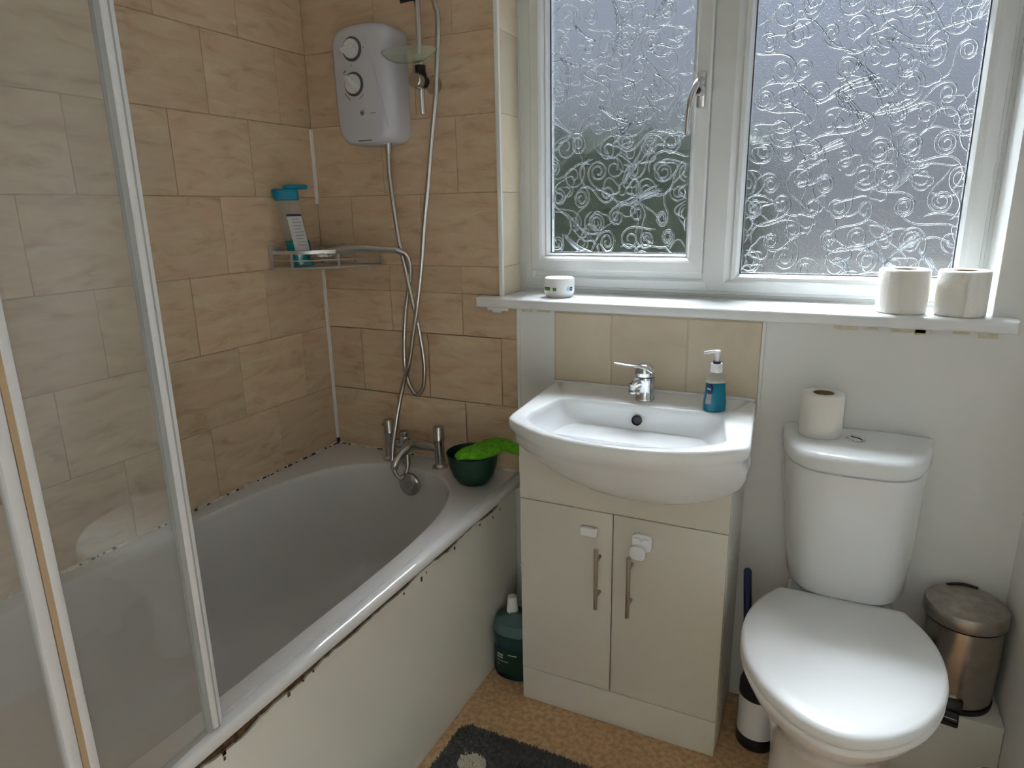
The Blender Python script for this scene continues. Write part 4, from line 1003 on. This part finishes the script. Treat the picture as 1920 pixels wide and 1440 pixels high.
# ------------------------------------------------------------------ bottles in the gap beside the bath
cb = V(.729, -.150, 0)
CLN = root('cleaner_bottle', tuple(cb), 'large dark teal cleaner bottle with a white cap between bath panel and cabinet', 'bottle')
def sup(c, a_, b_, z, n=36, e=.8): return [V(c.x+a_*math.copysign(abs(math.cos(2*PI*i/n))**e, math.cos(2*PI*i/n)), c.y+b_*math.copysign(abs(math.sin(2*PI*i/n))**e, math.sin(2*PI*i/n)), c.z+z) for i in range(n)]
CA, CB_ = .0625, .060
cb = V(.7290, -.150, 0)
vs, fs = loft([sup(cb, CA-.008, CB_-.008, .0), sup(cb, CA-.002, CB_-.002, .004), sup(cb, CA, CB_, .012), sup(cb, CA, CB_, .142)]); mk('bottle_body', vs, fs, 'cleaner', CLN)
vs, fs = loft([sup(cb, CA-.0003, CB_-.0003, .1422), sup(cb, CA-.002, CB_-.002, .155), sup(cb, .060, .052, .172), sup(cb, .038, .035, .184), sup(cb, .020, .020, .190), sup(cb, .018, .018, .194)]); mk('bottle_shoulder', vs, fs, 'cleanerl', CLN)
lathe('cap', cb+V(-.012, 0, .190), [(0, 0), (.0165, 0), (.0165, .004), (.0135, .044), (.012, .047), (0, .047)], 'white', CLN, 28)
def labp(i0, i1, z0, z1, m_, nm, g):
    n = 36; A, B = sup(cb, CA+g, CB_+g, z0), sup(cb, CA+g, CB_+g, z1); idx = list(range(i0, i1+1)); vs = [A[i % n] for i in idx]+[B[i % n] for i in idx]; k = len(idx)
    mk(nm, vs, [(j, j+1, k+j+1, k+j) for j in range(k-1)], m_, CLN)
labp(20, 32, .022, .100, 'dgreen', 'front_label', .0006)
for z, i0, i1, hh in ((.078, 24, 26, .0055), (.070, 24, 26, .0045), (.060, 24, 27, .0025), (.085, 27, 29, .003), (.047, 24, 25, .002)): labp(i0, i1, z, z+hh, 'label', 'print_line', .0010)
yb = V(.757, -.055, 0)
YB = root('spray_bottle', tuple(yb), 'yellow bottle hidden behind the dark teal cleaner bottle', 'bottle')
vs, fs = loft([sup(yb, .030, .028, 0), sup(yb, .034, .032, .004), sup(yb, .034, .032, .20), sup(yb, .030, .028, .235), sup(yb, .016, .016, .285), sup(yb, .013, .013, .30)]); mk('bottle_body', vs, fs, 'yellow', YB)
lathe('cap', yb+V(0, 0, .30), [(0, 0), (.014, 0), (.013, .025), (0, .026)], 'white', YB, 20)
tube('spray_nozzle', [(yb.x, yb.y, .312), (yb.x-.02, yb.y-.02, .312), (yb.x-.038, yb.y-.04, .300)], .006, 'white', YB, 10, 4)

# ------------------------------------------------------------------ bath mat
mx0, mx1, my1, my0 = .697, 1.19, -.412, -1.15
MT = root('bath_mat', ((mx0+mx1)/2, (my0+my1)/2, 0), 'charcoal pile bath mat with cream dots on the brown floor', 'bath mat')
q = []
for cx_, cy_, a0 in ((mx1-.03, my1-.03, 0), (mx0+.03, my1-.03, PI/2), (mx0+.03, my0+.03, PI), (mx1-.03, my0+.03, 1.5*PI)):
    for k in range(7): a = a0+PI/2*k/6; q.append((cx_+.03*math.cos(a), cy_+.03*math.sin(a)))
vs, fs = loft([[V(x, y, 0.0005) for x, y in q], [V(x, y, .007) for x, y in q]]); mk('backing', vs, fs, 'matg', MT, False)
dots = [(.782, -.521, .036, .030), (.93, -.66, .04, .035), (.80, -.80, .045, .038), (1.06, -.84, .04, .035), (.92, -.99, .04, .035)]
def pile(name, n, mtl, test, box_):
    rnd = random.Random(2); vs = []; fs = []; c = 0
    while c < n:
        x, y = rnd.uniform(box_[0], box_[1]), rnd.uniform(box_[2], box_[3])
        if not test(x, y): continue
        h = rnd.uniform(.006, .010); r = .0022; a = rnd.uniform(0, 6.3); lx, ly = rnd.uniform(-.003, .003), rnd.uniform(-.003, .003); k = len(vs)
        for j in range(3): vs.append((x+r*math.cos(a+2.09*j), y+r*math.sin(a+2.09*j), .0065))
        for j in range(3): vs.append((x+lx+.6*r*math.cos(a+2.09*j), y+ly+.6*r*math.sin(a+2.09*j), .0065+h))
        fs += [(k, k+1, k+4, k+3), (k+1, k+2, k+5, k+4), (k+2, k, k+3, k+5), (k+3, k+4, k+5)]; c += 1
    ob = mk(name, vs, fs, mtl, MT, False); ob['kind'] = 'stuff'
indot = lambda x, y: any(((x-a)/r)**2+((y-b_)/s)**2 < 1 for a, b_, r, s in dots)
inmat = lambda x, y: not (min(x-mx0, mx1-x) < .03 and min(y-my0, my1-y) < .03 and math.hypot(.03-min(x-mx0, mx1-x), .03-min(y-my0, my1-y)) > .03)
pile('dark_pile', 42000, 'matg', lambda x, y: inmat(x, y) and not indot(x, y), (mx0, mx1, my0, my1))
pile('cream_dot_pile', 2600, 'matc', indot, (mx0, mx1, my0, my1))

# ------------------------------------------------------------------ small red topped tub at the right edge of the floor
rt = at(1862, 1461, 2, .235)
RB = root('red_lidded_tub', (rt.x, rt.y, 0), 'tall white tub with a red lid on the floor by the right wall', 'tub')
lathe('tub_body', V(rt.x, rt.y, 0), [(0, 0), (.026, 0), (.029, .003), (.029, .222), (.031, .226), (.031, .233), (.028, .235), (0, .235)], 'white', RB, 32)
lathe('tub_lid', V(rt.x, rt.y, .2352), [(0, 0), (.025, 0), (.025, .003), (.022, .005), (0, .0055)], 'red', RB, 32)

# ------------------------------------------------------------------ outside: paving, hedge, garden wall
struct(boxes('ground', [((-14, .6, -.45), (16, 22, -.40))], 'paving'))
N1, N2 = 60, 46; vs = []; fs = []
def hedge_pt(u, v):                  # v 0..1 front face, over the top, down the back
    x = -3.2+4.15*u; top = 1.92-.2*u
    if v < .45: y, z = 2.6, -.4+(top+.4)*v/.45
    elif v < .6: y, z = 2.6+.9*(v-.45)/.15, top
    else: y, z = 3.5, top-(top+.4)*(v-.6)/.4
    p = V(x, y, z); k = 1 if z > -.3 else 0
    nz = V(mnoise.noise(p*5), mnoise.noise(p*5+V(9, 0, 0)), mnoise.noise(p*5+V(0, 9, 0)))*.16+V(mnoise.noise(p*17), mnoise.noise(p*17+V(5, 0, 0)), mnoise.noise(p*17+V(0, 5, 0)))*.07
    return p+nz*k
for i in range(N1+1):
    for j in range(N2+1): vs.append(hedge_pt(i/N1, j/N2))
for i in range(N1):
    for j in range(N2): fs.append((i*(N2+1)+j, (i+1)*(N2+1)+j, (i+1)*(N2+1)+j+1, i*(N2+1)+j+1))
fs += [tuple(range(N2+1)), tuple(N1*(N2+1)+j for j in range(N2+1))]
HG = mk('garden_hedge', vs, fs, 'hedge', None, False)
tag(HG, 'dark green hedge outside the left window pane', 'hedge')


# tree added out of view; its crown keeps the sun off the hedge
TR = root('shade_tree', (-2.9, 6.3, -.4), 'tall leafy tree added out of view to shade the hedge', 'tree')
tube('shade_trunk', [(-2.9, 6.3, -.4), (-2.85, 6.3, 2), (-2.5, 6.3, 4.2), (-2.1, 6.3, 5.4)], lambda t: .16*(1-.5*t), 'rot', TR, 10, 6)
vs = []; fs = []; n1, n2 = 36, 22; c0 = V(-1.7, 6.3, 6.2)
for i in range(n2+1):
    for j in range(n1):
        a, b_ = PI*i/n2, 2*PI*j/n1; d = V(math.sin(a)*math.cos(b_), math.sin(a)*math.sin(b_), math.cos(a))
        k = 1+.25*mnoise.noise(d*2.2)+.2*mnoise.noise(d*6); vs.append(c0+V(d.x*2.7, d.y*2.0, d.z*1.7)*k)
for i in range(n2):
    for j in range(n1): fs.append((i*n1+j, i*n1+(j+1) % n1, (i+1)*n1+(j+1) % n1, (i+1)*n1+j))
mk('shade_foliage', vs, fs, 'shadeleaf', TR, False)
